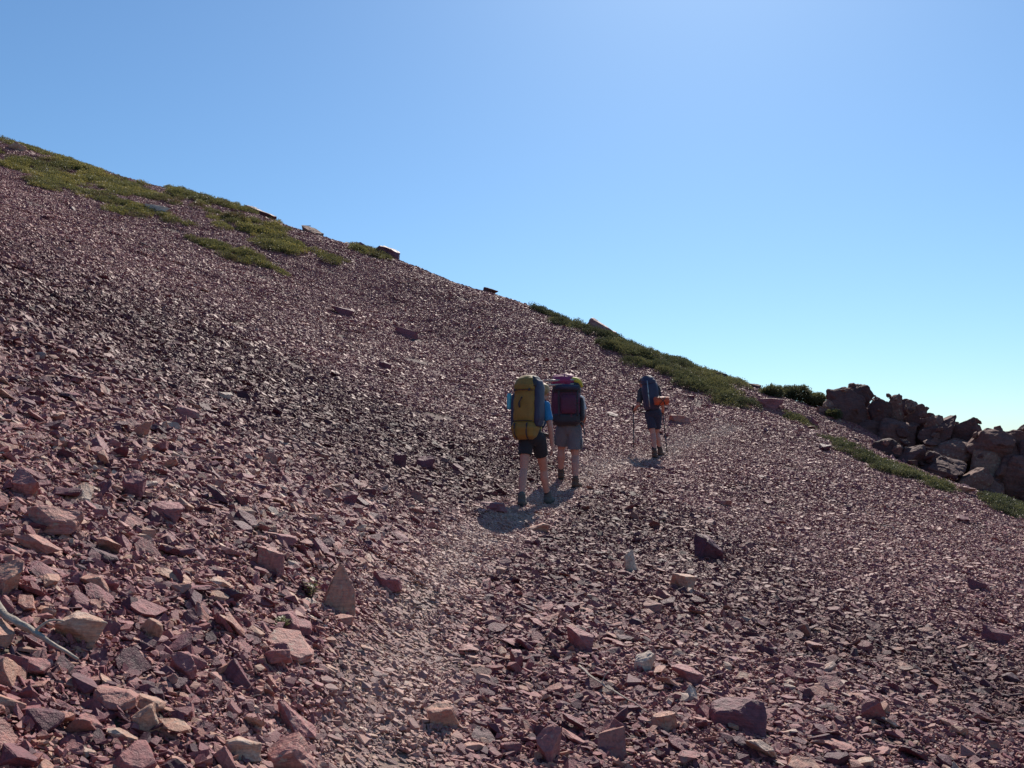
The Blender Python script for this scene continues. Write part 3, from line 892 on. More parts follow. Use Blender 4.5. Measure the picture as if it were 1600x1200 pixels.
def crag(label, Y, blocks, seed, name='rock_outcrop', cat='rock outcrop', tint=0.5):
    """one craggy mass of jointed blocks: blocks given as column, row, width, height, forward offset"""
    r_ = random.Random(seed)
    xs = [at(b[0], b[1], Y) for b in blocks]
    ox, oy = sum(c[0] for c in xs) / len(xs), Y
    oz = float(hz(ox, oy))
    root = empty(name, (ox, oy, oz)); tag(root, label, cat)
    s_ = Y / F_PX
    todo = []
    for (px, py, w, h, dy), c in zip(blocks, xs):
        todo.append((c[0] - ox, dy, c[2] - oz, w * s_ * 1.42, w * s_ * r_.uniform(1.0, 1.4), h * s_ * 1.26, .12))
        for q in range(6 if w * h > 900 else 3):       # smaller broken blocks on the top and the near face
            u = r_.uniform(-.5, .5); top = r_.random() < .55
            k = r_.uniform(.16, .34)
            todo.append((c[0] - ox + u * w * s_, dy - (0 if top else w * s_ * .45) + r_.uniform(-.1, .1), c[2] - oz + (h * s_ * r_.uniform(.34, .50) if top else r_.uniform(-.4, .3) * h * s_),
                         w * s_ * k * 1.2, w * s_ * k * r_.uniform(.8, 1.3), w * s_ * k * r_.uniform(.6, 1.2), .4))
    for (x, y, z, W_, D_, H_, tl) in todo:
        b1 = bmesh.new()
        for q in range(r_.randint(13, 20)):
            d_ = Vector((r_.gauss(0, 1), r_.gauss(0, 1), r_.gauss(0, 1))).normalized()
            k_ = max(abs(d_.x), abs(d_.y), abs(d_.z))
            b1.verts.new(d_ * (.5 * r_.uniform(.82, 1.08) * (1 + .30 * (1 / k_ - 1))))
        rr_ = bmesh.ops.convex_hull(b1, input=b1.verts[:])
        junk = [g for g in rr_['geom_interior'] + rr_['geom_unused'] if isinstance(g, bmesh.types.BMVert)]
        if junk: bmesh.ops.delete(b1, geom=list(set(junk)), context='VERTS')
        m = Matrix.Rotation(r_.uniform(-.6, .6), 4, 'Z') @ Matrix.Rotation(r_.gauss(0, tl), 4, 'Y') @ Matrix.Diagonal((W_, D_, H_, 1))
        b1.transform(m)
        big = max(W_, D_, H_)
        roughen(b1, r_, 4 if big > .7 else 3, big * .036, 3.2 / big, big * .012)
        for v in b1.verts:                               # ledges along the bedding
            t = v.co.z * 5.5 + 2 * noise.noise(Vector((v.co.x, v.co.y, 0)) * .8) + seed
            v.co += Vector((v.co.x, v.co.y, 0)) * (.05 * (abs((t % 1) - .5) - .25))
        o = bm_obj('rock_block', b1, MAT_CRAG, root, (x, y, z), smooth=False)
        o['tint'] = min(1, max(0, tint + r_.gauss(0, .14)))
    return root

crag('tall blocky dark red crag with flat knobbed top left of the notched crag', 28.5, [(1325,650,52,86,0),(1345,622,34,40,.2),(1312,660,38,60,-.2),(1318,616,26,18,0),(1345,690,56,60,-.3),(1308,622,16,14,0)], 61, tint=0.50)
crag('broken grey rock filling the cleft between the tall crag and the notched crag', 28.8, [(1352,668,40,60,.2),(1362,690,50,60,0),(1340,700,50,50,-.2),(1410,690,50,60,.3),(1450,690,50,60,.3),(1357,648,34,56,.35),(1420,656,36,56,.35),(1448,666,36,46,.35),(1534,712,30,50,.3)], 67, tint=0.3)
crag('notched crag with two small pinnacles in the middle of the outcrop', 28.0, [(1378,655,30,60,0),(1401,645,24,56,.2),(1403,628,18,22,.2),(1390,690,60,60,-.3),(1430,664,34,56,0),(1426,636,18,20,.1),(1440,695,50,60,-.2),(1372,624,12,14,.1)], 62, tint=0.50)
crag('rounded double domed crag beside the gap of sky', 27.0, [(1468,678,46,56,.1),(1462,662,24,24,.1),(1504,684,48,58,0),(1515,690,36,50,.1),(1480,716,90,50,-.3),(1512,735,60,60,-.3)], 63, tint=0.50)
crag('broad flat topped crag cut by the right edge of the photo', 25.5, [(1560,698,60,46,.3),(1595,698,50,44,.2),(1640,694,70,60,.3),(1545,740,46,70,0),(1590,765,60,90,-.3),(1580,728,90,56,.1),(1640,750,60,110,-.1),(1612,720,60,50,-.1)], 64, tint=0.50)
crag('low dark rib of broken rock below the crags', 25.0, [(1425,722,60,40,-.1),(1465,740,70,44,-.2),(1505,760,60,44,-.2),(1540,775,50,44,-.1),(1395,706,44,34,.2),(1450,722,70,30,.3)], 65, tint=0.28)
crag('small broken red crag left of the tall blocky crag', 28.0, [(1290,650,30,30,0),(1278,655,22,22,-.1),(1300,640,18,26,.2),(1302,668,24,20,-.3)], 66, tint=0.50)

# ------------------------------------------------------------------ green mats, bushes, plants
def tuft_mesh(seed, n=46, leaf=0.26):
    r_ = random.Random(seed)
    V, Fc, T = [], [], []
    for k in range(n):
        d = Vector((r_.gauss(0, 1), r_.gauss(0, 1), abs(r_.gauss(0, .8)))).normalized() * (r_.random() ** 0.4)
        up = (d + Vector((r_.gauss(0, .5), r_.gauss(0, .5), r_.uniform(.1, 1)))).normalized()
        sd = up.cross(Vector((r_.gauss(0, 1), r_.gauss(0, 1), r_.gauss(0, 1)))).normalized()
        l = leaf * r_.uniform(.7, 1.4); w = l * 0.24
        o = len(V)
        V += [tuple(d - sd * w), tuple(d + sd * w), tuple(d + up * l * .6 + sd * w * .9), tuple(d + up * l), tuple(d + up * l * .6 - sd * w * .9)]
        Fc.append((o, o + 1, o + 2, o + 3, o + 4)); T.append(r_.random())
    me = bpy.data.meshes.new('tuft')
    me.from_pydata(V, [], Fc)
    a = me.attributes.new('piece_tint', 'FLOAT', 'FACE'); a.data.foreach_set('value', T)
    return me

def tuft_collection(name, mat):
    c = bpy.data.collections.new(name)
    for k in range(5):
        m = tuft_mesh(k + 3); m.materials.append(mat)
        c.objects.link(bpy.data.objects.new(name + '_%d' % k, m))
    return c
TUFT_L = tuft_collection('mat_tuft', MAT_MAT_L)
TUFT_R = tuft_collection('juniper_tuft', MAT_MAT_R)

def green_mat(name, label, poly, coll, dome_r, dome_h, tuft, seed, gap=-1.0, jit=6, tint_mid=0.5, fill=1.0):
    g = np.random.default_rng(seed)
    hs = np.array([hit(px, py, 8) for px, py in poly])
    x0, x1 = hs[:, 0].min() - 1, hs[:, 0].max() + 1; y0, y1 = hs[:, 1].min() - 1, hs[:, 1].max() + 2
    A = (x1 - x0) * (y1 - y0)
    n = int(A / (dome_r ** 2 * 1.3) * fill)
    x, y = g.uniform(x0, x1, n), g.uniform(y0, y1, n)
    px, py = project(x, y, hz(x, y))
    jx = px + jit * 2 * fbm(x * 1.1, y * 1.1, seed, 3); jy = py + jit * fbm(x * 1.1, y * 1.1, seed + 9, 3)
    k = in_poly(jx, jy, poly) & (fbm(x / 2.2, y / 2.2, seed + 5, 3) > gap)
    x, y = x[k], y[k]
    rr = dome_r * g.uniform(.55, 1.35, len(x)); hh = dome_h * g.uniform(.3, 1.7, len(x)) * (1 + .6 * fbm(x / 1.7, y / 1.7, seed + 2, 2))
    dt = np.clip(tint_mid + (.85 if coll is TUFT_L else .55) * fbm(x / 2.2, y / 2.2, seed + 7, 3) + g.normal(0, .20, len(x)), 0, 1)
    PX = []
    for cx_, cy_, r_, h_, t_ in zip(x, y, rr, hh, dt):
        m = max(5, int((r_ / tuft) ** 2 * 2.6))
        a = g.uniform(0, 2 * math.pi, m); q = np.sqrt(g.uniform(0, 1, m))
        PX.append(np.stack([cx_ + r_ * q * np.cos(a), cy_ + r_ * q * np.sin(a), h_ * np.sqrt(1 - q * q) * g.uniform(.75, 1.05, m), q * np.cos(a), q * np.sin(a), np.full(m, t_) + g.normal(0, .06, m)], 1))
    if not PX:
        print('EMPTY', name, label); return
    Q = np.concatenate(PX)
    nrm = normal(Q[:, 0], Q[:, 1])
    zt = nrm + np.stack([Q[:, 3], Q[:, 4], np.zeros(len(Q))], 1) * .8
    ang = g.uniform(0, 2 * math.pi, len(Q))
    d = np.stack([np.cos(ang), np.sin(ang), np.zeros(len(Q))], 1)
    d = d - zt * np.sum(d * zt, 1, keepdims=True) / np.sum(zt * zt, 1, keepdims=True)
    rot_ = euler_from_axes(zt, d)
    pos_ = np.stack([Q[:, 0], Q[:, 1], hz(Q[:, 0], Q[:, 1]) + Q[:, 2] - .03], 1)
    sc_ = np.repeat((tuft * g.uniform(.7, 1.35, len(Q)))[:, None], 3, 1)
    o = scatter_object(name, pos_, rot_, sc_, g.integers(0, 5, len(Q)), np.clip(Q[:, 5], 0, 1), coll)
    tag(o, label, 'ground cover', None, 'stuff')
    print(name, len(Q))
    return o

V1 = [(-90,195),(0,222),(60,234),(110,248),(170,275),(215,288),(260,312),(330,330),(372,345),(420,352),(470,378),(552,410),(550,419),(480,406),(400,391),(330,373),(260,350),(190,336),(110,300),(40,268),(-90,232)]
green_mat('grass_mat', 'olive and yellow green grassy mat along the upper left skyline', V1, TUFT_L, 0.46, 0.09, 0.14, 301, gap=-0.22, jit=8, tint_mid=.66)
green_mat('grass_mat', 'narrow green mat on the skyline above the rubble strip at left', [(250,280),(300,300),(335,315),(380,326),(440,340),(430,356),(370,347),(325,334),(280,314)], TUFT_L, 0.40, 0.16, 0.15, 302, gap=-0.2, jit=4, tint_mid=.4)
green_mat('grass_mat', 'green tongue of low growth lying alone on the scree at left', [(308,376),(342,379),(382,397),(430,420),(456,438),(428,432),(380,413),(332,396)], TUFT_L, 0.34, 0.15, 0.13, 303, jit=4, tint_mid=.5)
green_mat('grass_mat', 'tiny yellow green patch on the scree at far left', [(40,280),(70,284),(94,300),(56,298)], TUFT_L, 0.30, 0.10, 0.13, 304, jit=3, tint_mid=.7)
green_mat('grass_mat', 'dark green fringe on the skyline beside the humped rock', [(520,360),(575,378),(612,395),(600,408),(560,394)], TUFT_L, 0.32, 0.14, 0.14, 305, jit=3, tint_mid=.25)
green_mat('juniper_mat', 'dark green scrub fringe on the skyline above the path', [(830,470),(880,488),(930,515),(910,522),(865,506),(838,492)], TUFT_R, 0.35, 0.18, 0.13, 306, jit=3, tint_mid=.4)
green_mat('juniper_mat', 'large dark green juniper scrub sweeping down behind the far hiker', [(918,519),(960,528),(1000,544),(1060,564),(1110,582),(1165,598),(1145,610),(1168,626),(1190,644),(1150,644),(1110,626),(1072,607),(1022,585),(985,571),(955,546)], TUFT_R, 0.40, 0.16, 0.11, 307, gap=-.30, jit=6, tint_mid=.62)
green_mat('juniper_mat', 'short green strip below the rounded bushes', [(1222,645),(1246,650),(1282,668),(1264,670),(1240,661)], TUFT_R, 0.24, 0.12, 0.10, 308, jit=3, tint_mid=.7)
green_mat('juniper_mat', 'long thin green strip running down along the foot of the crags', [(1288,683),(1320,694),(1372,719),(1422,734),(1492,769),(1470,769),(1420,751),(1360,729),(1310,704)], TUFT_R, 0.19, 0.08, 0.09, 309, jit=3, tint_mid=.65)
green_mat('juniper_mat', 'green strip cut by the right edge below the broad crag', [(1540,782),(1570,785),(1605,800),(1650,815),(1650,838),(1600,817),(1560,801)], TUFT_R, 0.20, 0.10, 0.09, 310, jit=3, tint_mid=.55)

MAT_BARK = simple_mat('shrub_bark', (0.10, 0.075, 0.055), 0.85, 0.3, 40)
def bush(label, px, py, w, h, seed, Y=None, tint=0.4, n=420):
    r_ = random.Random(seed)
    bx, by, bz = hit(px, py + h * .5, 8)
    s_ = by / F_PX
    Wm, Hm = w * s_ / 2, h * s_
    root = empty('juniper_bush', (bx, by + Wm * .4, bz - .05))
    tag(root, label, 'bush')
    base = tuft_mesh(seed, 40, .3)
    bv = [v.co.copy() for v in base.vertices]; bf = [tuple(p.vertices) for p in base.polygons]
    V, Fc, T = [], [], []
    lumps = [(Vector((r_.uniform(-.6, .6) * Wm, r_.uniform(-.5, .5) * Wm, Hm * r_.uniform(.25, .62))), Wm * r_.uniform(.3, .5)) for _ in range(9)]
    for k in range(n):
        c, rr = r_.choice(lumps)
        d = Vector((r_.gauss(0, 1), r_.gauss(0, 1), r_.gauss(.35, .8))).normalized()
        p = c + Vector((d.x * rr, d.y * rr, d.z * rr * min(1, Hm / Wm * .75))) * r_.uniform(.7, 1.25)
        if p.z < 0.02: p.z = r_.uniform(.02, .12)
        m = Matrix.Translation(p) @ d.to_track_quat('Z', 'X').to_matrix().to_4x4() @ Matrix.Scale(r_.uniform(.08, .14), 4)
        o = len(V); V += [tuple(m @ v) for v in bv]; Fc += [tuple(i + o for i in f) for f in bf]
        T += [min(1, max(0, r_.gauss(.6, .3)))] * len(bf)
    me = bpy.data.meshes.new('foliage'); me.from_pydata(V, [], Fc)
    a = me.attributes.new('piece_tint', 'FLOAT', 'FACE'); a.data.foreach_set('value', T)
    f = link_mesh('foliage', me, MAT_MAT_R, root); f['tint'] = tint
    bm = bmesh.new()
    for c, rr in lumps: add_capsule(bm, (c.x * .15, c.y * .15, 0), c, .035, .012, 8, 2)
    bm_obj('stem', bm, MAT_BARK, root)
    return root
bush('low spreading bush at the left end of the rounded bushes', 1203, 611, 42, 17, 401, tint=.7, n=230)
bush('tallest dark rounded bush on the skyline left of the crags', 1238, 611, 56, 27, 402, tint=.55, n=360)
bush('rounded olive bush between the tallest bush and the small red crag', 1270, 622, 50, 26, 403, tint=.75, n=330)
bush('small bright bush at the foot of the tall blocky crag', 1302, 646, 20, 16, 404, tint=.8, n=120)

def small_plant(label, px, py, hpx, seed):
    r_ = random.Random(seed)
    bx, by, bz = hit(px, py)
    Hm = hpx * by / F_PX
    root = empty('small_plant', (bx, by, bz)); tag(root, label, 'plant')
    bm = bmesh.new(); lf = []
    for k in range(9):
        a = r_.uniform(0, 6.28); ln = Hm * r_.uniform(.6, 1.1)
        top = Vector((math.cos(a) * ln * .35, math.sin(a) * ln * .35, ln))
        add_capsule(bm, (0, 0, -.02), top, .0025, .0015, 6, 2)
        for q in range(5):
            p = top * (0.3 + .17 * q); lf.append((p, r_.uniform(0, 6.28)))
    bm_obj('stem', bm, MAT_BARK, root)
    bm = bmesh.new()
    for p, a in lf:
        d = Vector((math.cos(a), math.sin(a), .5)).normalized(); s_ = d.cross(Vector((0, 0, 1))).normalized()
        L = r_.uniform(.03, .05); w = L * .28
        q = [p, p + d * L * .5 + s_ * w, p + d * L + Vector((0, 0, -.004)), p + d * L * .5 - s_ * w]
        bm.faces.new([bm.verts.new(v) for v in q])
    me = bpy.data.meshes.new('leaves'); bm.to_mesh(me); bm.free()
    a = me.attributes.new('piece_tint', 'FLOAT', 'FACE'); a.data.foreach_set('value', [r_.random() for _ in me.polygons])
    f = link_mesh('leaves', me, MAT_MAT_L, root); f['tint'] = .75
    f['kind'] = 'stuff'
small_plant('small green leafy plant growing between stones left of the upright rock', 485, 938, 32, 9)
small_plant('sprig of grey green leaves among stones left of the cracked ledge', 440, 985, 16, 12)

MAT_WOOD = simple_mat('bleached_wood', (0.34, 0.28, 0.225), 0.8, 0.45, 70, 0.9, 0.006)
def sweep(bm, pts, radii, seg=8, flat=1.0, rag=0.0):
    pts = [Vector(p) for p in pts]
    rings = []
    for i, p in enumerate(pts):
        t = (pts[min(i + 1, len(pts) - 1)] - pts[max(i - 1, 0)]).normalized()
        s_ = t.cross(Vector((0, 0, 1))); s_ = s_.normalized() if s_.length > 1e-4 else Vector((1, 0, 0))
        n_ = s_.cross(t).normalized()
        rings.append([bm.verts.new(p + (s_ * math.cos(2 * math.pi * k / seg) + n_ * math.sin(2 * math.pi * k / seg)) * (rag * radii[i] * noise.noise(Vector((k * 1.7, i * .15, 3)))) + s_ * radii[i] * math.cos(2 * math.pi * k / seg) + n_ * radii[i] * flat * math.sin(2 * math.pi * k / seg)) for k in range(seg)])
    for a, b in zip(rings[:-1], rings[1:]):
        for k in range(seg):
            j = (k + 1) % seg
            bm.faces.new((a[k], a[j], b[j], b[k]))
    bm.faces.new(list(reversed(rings[0]))); bm.faces.new(rings[-1])

def smooth_path(pts, n=5):
    out = []
    P_ = [Vector(p) for p in pts]
    for i in range(len(P_) - 1):
        p0, p1, p2, p3 = P_[max(i - 1, 0)], P_[i], P_[i + 1], P_[min(i + 2, len(P_) - 1)]
        for k in range(n):
            t = k / n
            out.append(0.5 * ((2 * p1) + (p2 - p0) * t + (2 * p0 - 5 * p1 + 4 * p2 - p3) * t * t + (3 * p1 - p0 - 3 * p2 + p3) * t ** 3))
    out.append(P_[-1])
    return out

def branch(name, label, cat, pix, r0, r1, lift, side=None):
    pts = []
    for px, py in pix:
        x, y, z = hit(px, py); pts.append(Vector((x, y, z + lift)))
    o0 = pts[0].copy()
    root = empty(name, o0); tag(root, label, cat)
    pp = smooth_path([p - o0 for p in pts], 6)
    pp = [p + Vector((0, 0, .012 * noise.noise(p * 14))) for p in pp]
    rad = [(r0 + (r1 - r0) * i / (len(pp) - 1)) * (1 + .22 * noise.noise(p * 20)) for i, p in enumerate(pp)]
    bm = bmesh.new(); sweep(bm, pp, rad, 11, .8, .7); bm_obj('limb', bm, MAT_WOOD, root)
    for (i, v, r_) in side or []:
        a = pp[int(i * (len(pp) - 1))]
        bm = bmesh.new(); sweep(bm, smooth_path([a, a + Vector(v) * .5 + Vector((0, 0, .02)), a + Vector(v)], 4), [r_ * (1 - .07 * k) for k in range(9)], 7)
        bm_obj('twig', bm, MAT_WOOD, root)
branch('dead_branch', 'bleached grey dead branch lying on the stones at the left edge', 'branch', [(-30,955),(0,990),(22,1010),(48,1022),(70,1042),(92,1060),(120,1074)], .017, .005, .085, [(.12, (.02, -.14, .0), .012), (.55, (.09, .03, .03), .006)])
branch('dry_twig', 'thin dry pale twig lying on the scree at bottom right of the path', 'twig', [(905,1060),(930,1081),(965,1105),(1014,1136)], .008, .003, .07, [(.45, (.05, .05, .05), .003)])

# ------------------------------------------------------------------ the three hikers
SKIN = simple_mat('skin', (0.46, 0.225, 0.165), 0.5, 0.10, 25, 0.1, 0.002)
EYE_M = simple_mat('eye', (0.08, 0.06, 0.05), 0.2, 0.1, 10, 0.0)
HAIR_BLOND = simple_mat('blond_hair', (0.36, 0.24, 0.11), 0.6, 0.4, 70, 0.6, 0.004)
HAIR_BROWN = simple_mat('brown_hair', (0.06, 0.038, 0.025), 0.6, 0.4, 70, 0.6, 0.004)
def cloth(name, c, var=0.18, rough=0.85): return simple_mat(name, c, rough, var, 45, 0.4, 0.004, 0.1)
BLACK = cloth('black_cloth', (0.016, 0.016, 0.022)); NAVY = cloth('navy_cloth', (0.020, 0.024, 0.050))
BLUE = cloth('blue_cloth', (0.02, 0.20, 0.42)); WHITE = cloth('white_cloth', (0.62, 0.64, 0.66), 0.08)
GREY = cloth('grey_cloth', (0.135, 0.13, 0.145)); DARKGREY = cloth('dark_grey_cloth', (0.045, 0.045, 0.055))
YELLOW = cloth('yellow_nylon', (0.25, 0.150, 0.024), 0.2, 0.65); MAROON = cloth('maroon_nylon', (0.085, 0.012, 0.042), 0.25, 0.65)
MAGENTA = cloth('magenta_nylon', (0.27, 0.022, 0.10), 0.25, 0.6); PACKNAVY = cloth('navy_nylon', (0.022, 0.026, 0.065), 0.2, 0.6)
PACKBLACK = cloth('black_nylon', (0.018, 0.018, 0.028), 0.2, 0.6); LIME = cloth('lime_nylon', (0.55, 0.48, 0.05), 0.12, 0.6)
ORANGE = cloth('orange_nylon', (0.50, 0.085, 0.025), 0.15, 0.6); CYAN = simple_mat('cyan_plastic', (0.08, 0.42, 0.52), 0.35, 0.1, 10, 0.05)
BOOT_GREY = simple_mat('grey_suede', (0.085, 0.08, 0.075), 0.85, 0.25, 50, 0.4); BOOT_BROWN = simple_mat('brown_leather', (0.085, 0.045, 0.028), 0.7, 0.25, 50, 0.4)
SOLE = simple_mat('rubber_sole', (0.02, 0.02, 0.02), 0.8, 0.2, 40, 0.4)
STEEL = simple_mat('pole_aluminium', (0.30, 0.31, 0.33), 0.35, 0.08, 20, 0.05, 0.001, 0, 0.8); POLE_DARK = simple_mat('pole_dark_lacquer', (0.03, 0.03, 0.04), 0.4, 0.1, 20, 0.05)
POLE_PALE = simple_mat('pole_pale_lacquer', (0.42, 0.37, 0.31), 0.5, 0.1, 20, 0.05); GRIP = simple_mat('foam_grip', (0.018, 0.018, 0.018), 0.9, 0.2, 60, 0.3)
CAP_M = cloth('straw_coloured_cloth', (0.52, 0.40, 0.24), 0.12)

def V3(*a): return Vector(a)

def hand(bm, wrist, direction, palm_side, curl=0.5, s=1.0, mirror=1):
    """palm, four bent fingers of different length and a thumb leaving the side of the palm"""
    d = Vector(direction).normalized(); n = Vector(palm_side); n = (n - d * n.dot(d)).normalized(); w = d.cross(n) * mirror
    c = Vector(wrist) + d * .05 * s
    for t in (-.027, -.009, .009, .027):
        add_capsule(bm, Vector(wrist) + d * .01 + w * t * .6 * s, Vector(wrist) + d * .088 * s + w * t * s, .015 * s, .0125 * s, 8, 2)
    for t, L in ((-.029, .058), (-.010, .070), (.010, .076), (.029, .068)):
        p = Vector(wrist) + d * .090 * s + w * t * s
        a1 = curl; q = p + (d * math.cos(a1) + n * math.sin(a1)) * L * .5 * s
        a2 = curl * 2.1; r_ = q + (d * math.cos(a2) + n * math.sin(a2)) * L * .45 * s
        add_capsule(bm, p, q, .0098 * s, .0088 * s, 8, 2); add_capsule(bm, q, r_, .0088 * s, .0075 * s, 8, 2)
    b = Vector(wrist) + d * .03 * s + w * .030 * s
    m_ = b + (d * .75 + w * .6 + n * .25).normalized() * .042 * s
    e = m_ + (d * .85 + n * .45).normalized() * .032 * s
    add_capsule(bm, b, m_, .0125 * s, .0105 * s, 8, 2); add_capsule(bm, m_, e, .0105 * s, .0085 * s, 8, 2)

def lerp(a, b, t): return Vector(a) * (1 - t) + Vector(b) * t

def person(label, base, J, look, cfg):
    """J: joints in metres from base, x right in view, y away, z up; one continuous body, clothes as children"""
    root = empty('person', base); tag(root, label, 'person')
    fw = Vector((math.sin(R(look)), math.cos(R(look)), 0)); rt = Vector((fw.y, -fw.x, 0))
    k = cfg.get('build', 1.0)
    bm = bmesh.new()
    hip = (J['hipL'] + J['hipR']) / 2
    waist = lerp(hip, J['chest'], .42)
    add_ell(bm, hip + V3(0, 0, .02), (.165 * k, .115, .12), -R(look))
    add_capsule(bm, hip + V3(0, 0, .05), waist, .125 * k, .112 * k, 20)
    add_capsule(bm, waist, J['chest'], .112 * k, .125 * k, 20)
    add_ell(bm, J['chest'] + V3(0, 0, .03), (.17 * k, .115, .15), -R(look))
    for s in 'LR': add_capsule(bm, J['chest'] + V3(0, 0, .10), J['sh' + s], .075, .060 * k)
    add_capsule(bm, J['chest'] + V3(0, 0, .12), J['neck'], .07, .056)
    add_capsule(bm, J['neck'], J['head'] - V3(0, 0, .04), .056, .056)
    hd = J['head']
    add_ell(bm, hd + V3(0, 0, .025), (.076, .093, .098), -R(look))
    add_ell(bm, hd + fw * .022 - V3(0, 0, .05), (.058, .068, .062), -R(look))
    add_capsule(bm, hd + fw * .088 + V3(0, 0, .015), hd + fw * .108 - V3(0, 0, .022), .010, .015, 8, 3)     # nose
    add_capsule(bm, hd + fw * .083 - rt * .018 - V3(0, 0, .058), hd + fw * .083 + rt * .018 - V3(0, 0, .058), .009, .009, 8, 2)   # mouth
    add_capsule(bm, hd + fw * .080 - rt * .035 + V3(0, 0, .033), hd + fw * .080 + rt * .035 + V3(0, 0, .033), .010, .010, 8, 2)   # brow
    for s in (-1, 1): add_ell(bm, hd + rt * .078 * s - fw * .005 - V3(0, 0, .008), (.012, .024, .033), -R(look))  # ears
    for s, m in (('L', -1), ('R', 1)):
        add_capsule(bm, J['sh' + s], J['el' + s], .052 * k, .041 * k)
        add_capsule(bm, J['el' + s], lerp(J['el' + s], J['wr' + s], .3), .041 * k, .042 * k)
        add_capsule(bm, lerp(J['el' + s], J['wr' + s], .3), J['wr' + s], .042 * k, .027)
        hdn, hn = cfg['hand' + s]
        hand(bm, J['wr' + s], hdn, hn, cfg.get('curl' + s, .5), 1.0, m)
        add_capsule(bm, J['hip' + s], J['kn' + s], .092 * k, .060 * k, 18)
        cm = lerp(J['kn' + s], J['an' + s], .32) - fw * .018
        add_capsule(bm, J['kn' + s], cm, .056 * k, .063 * k, 16)
        add_capsule(bm, cm, J['an' + s], .062 * k, .035, 16)
        add_capsule(bm, J['an' + s] - V3(0, 0, .02), J['an' + s] - V3(0, 0, .05) + J['toe' + s].normalized() * .13, .037, .030)
    b2 = fuse(bm, .0075, 4, .5)
    bm_obj('body', b2, SKIN, root)
    for s in (-1, 1):
        b3 = bmesh.new(); bmesh.ops.create_uvsphere(b3, u_segments=12, v_segments=8, radius=.012, matrix=Matrix.Translation(hd + fw * .083 + rt * .031 * s + V3(0, 0, .008)))
        bm_obj('eye', b3, EYE_M, root)
    # hair
    bm = bmesh.new()
    add_ell(bm, hd + V3(0, 0, .040) - fw * .014, (.084, .098, .096), -R(look))
    if cfg.get('long_hair'):
        add_capsule(bm, hd - fw * .075 + V3(0, 0, .0), hd - fw * .10 - V3(0, 0, .10), .045, .03)
        add_capsule(bm, hd - fw * .10 - V3(0, 0, .10) + rt * .02, hd - fw * .08 - V3(0, 0, .22) + rt * .05, .028, .012)
    b2 = fuse(bm, .010, 2)
    bmesh.ops.bisect_plane(b2, geom=b2.verts[:] + b2.edges[:] + b2.faces[:], plane_co=hd + fw * .062, plane_no=fw + V3(0, 0, -.55), clear_outer=True)
    for v in b2.verts: v.co += (v.co - hd).normalized() * .006 * noise.noise(Vector((v.co.x * 90, v.co.y * 90, v.co.z * 14)))
    bm_obj('hair', b2, cfg['hair'], root)
    # cap
    if cfg.get('cap'):
        bm = bmesh.new()
        add_ell(bm, hd + V3(0, 0, .052), (.092, .108, .092), -R(look))
        cut_poly(bm, hd + V3(0, 0, .048), Vector((0, 0, -1)))
        for v in list(bm.verts): pass
        br = hd + fw * .125 + V3(0, 0, .05)
        bmesh.ops.create_uvsphere(bm, u_segments=20, v_segments=8, radius=1, matrix=Matrix.Translation(br) @ Matrix.Rotation(-R(look), 4, 'Z') @ Matrix.Rotation(-.15, 4, 'X') @ Matrix.Diagonal((.075, .085, .008, 1)))
        bm_obj('cap', bm, cfg['cap'], root)
    # shirt
    bm = bmesh.new()
    g = .014
    add_capsule(bm, hip + V3(0, 0, .06), waist, .135 * k, .122 * k, 20)
    add_capsule(bm, waist, J['chest'], .122 * k, .138 * k, 20)
    add_ell(bm, J['chest'] + V3(0, 0, .03), (.182 * k, .128, .160), -R(look))
    for s in 'LR':
        add_capsule(bm, J['chest'] + V3(0, 0, .10), J['sh' + s], .085, .074 * k)
        e = lerp(J['sh' + s], J['el' + s], cfg.get('sleeve', .62))
        add_capsule(bm, J['sh' + s], e, .070 * k, .068 * k)
    add_capsule(bm, J['chest'] + V3(0, 0, .12), lerp(J['chest'] + V3(0, 0, .12), J['neck'], .55), .08, .066)
    b2 = fuse(bm, .010, 3)
    for s in 'LR':
        e = lerp(J['sh' + s], J['el' + s], cfg.get('sleeve', .62) + .10); ax = (J['el' + s] - J['sh' + s]).normalized()
        for v in b2.verts:      # square off the cuff
            t = (v.co - e).dot(ax)
            if 0 < t < .1 and (v.co - e - ax * t).length < .10: v.co -= ax * t
    for v in b2.verts:
        v.co += v.normal * .006 * noise.fractal(Vector((v.co.x * 9, v.co.y * 9, v.co.z * 13)), 1, 2, 3)
    bm_obj('shirt', b2, cfg['shirt'], root)
    # shorts
    bm = bmesh.new()
    fl = cfg.get('flare', 1.0)
    add_ell(bm, hip + V3(0, 0, .03), (.180 * k, .135, .13), -R(look))
    add_capsule(bm, hip + V3(0, 0, .04), hip + V3(0, 0, .12), .145 * k, .135 * k, 20)
    hems = {}
    for s in 'LR':
        ln = (J['kn' + s] - J['hip' + s]).length
        t = cfg['hem'][s]
        e = lerp(J['hip' + s], J['kn' + s], t)
        add_capsule(bm, J['hip' + s], e, .112 * k, .098 * k * fl, 18)
        hems[s] = (e, (J['kn' + s] - J['hip' + s]).normalized())
    b2 = fuse(bm, .010, 3)
    for s in 'LR':
        e, ax = hems[s]
        oth = hems['R' if s == 'L' else 'L'][0]
        for v in b2.verts:
            t = (v.co - e).dot(ax)
            if t > 0 and (v.co - e).length < (v.co - oth).length: v.co -= ax * t
    b2.normal_update()
    for v in b2.verts:
        v.co += v.normal * .007 * noise.fractal(Vector((v.co.x * 10, v.co.y * 10, v.co.z * 7)), 1, 2, 3)
    sh = bm_obj('shorts', b2, cfg['shorts'], root)
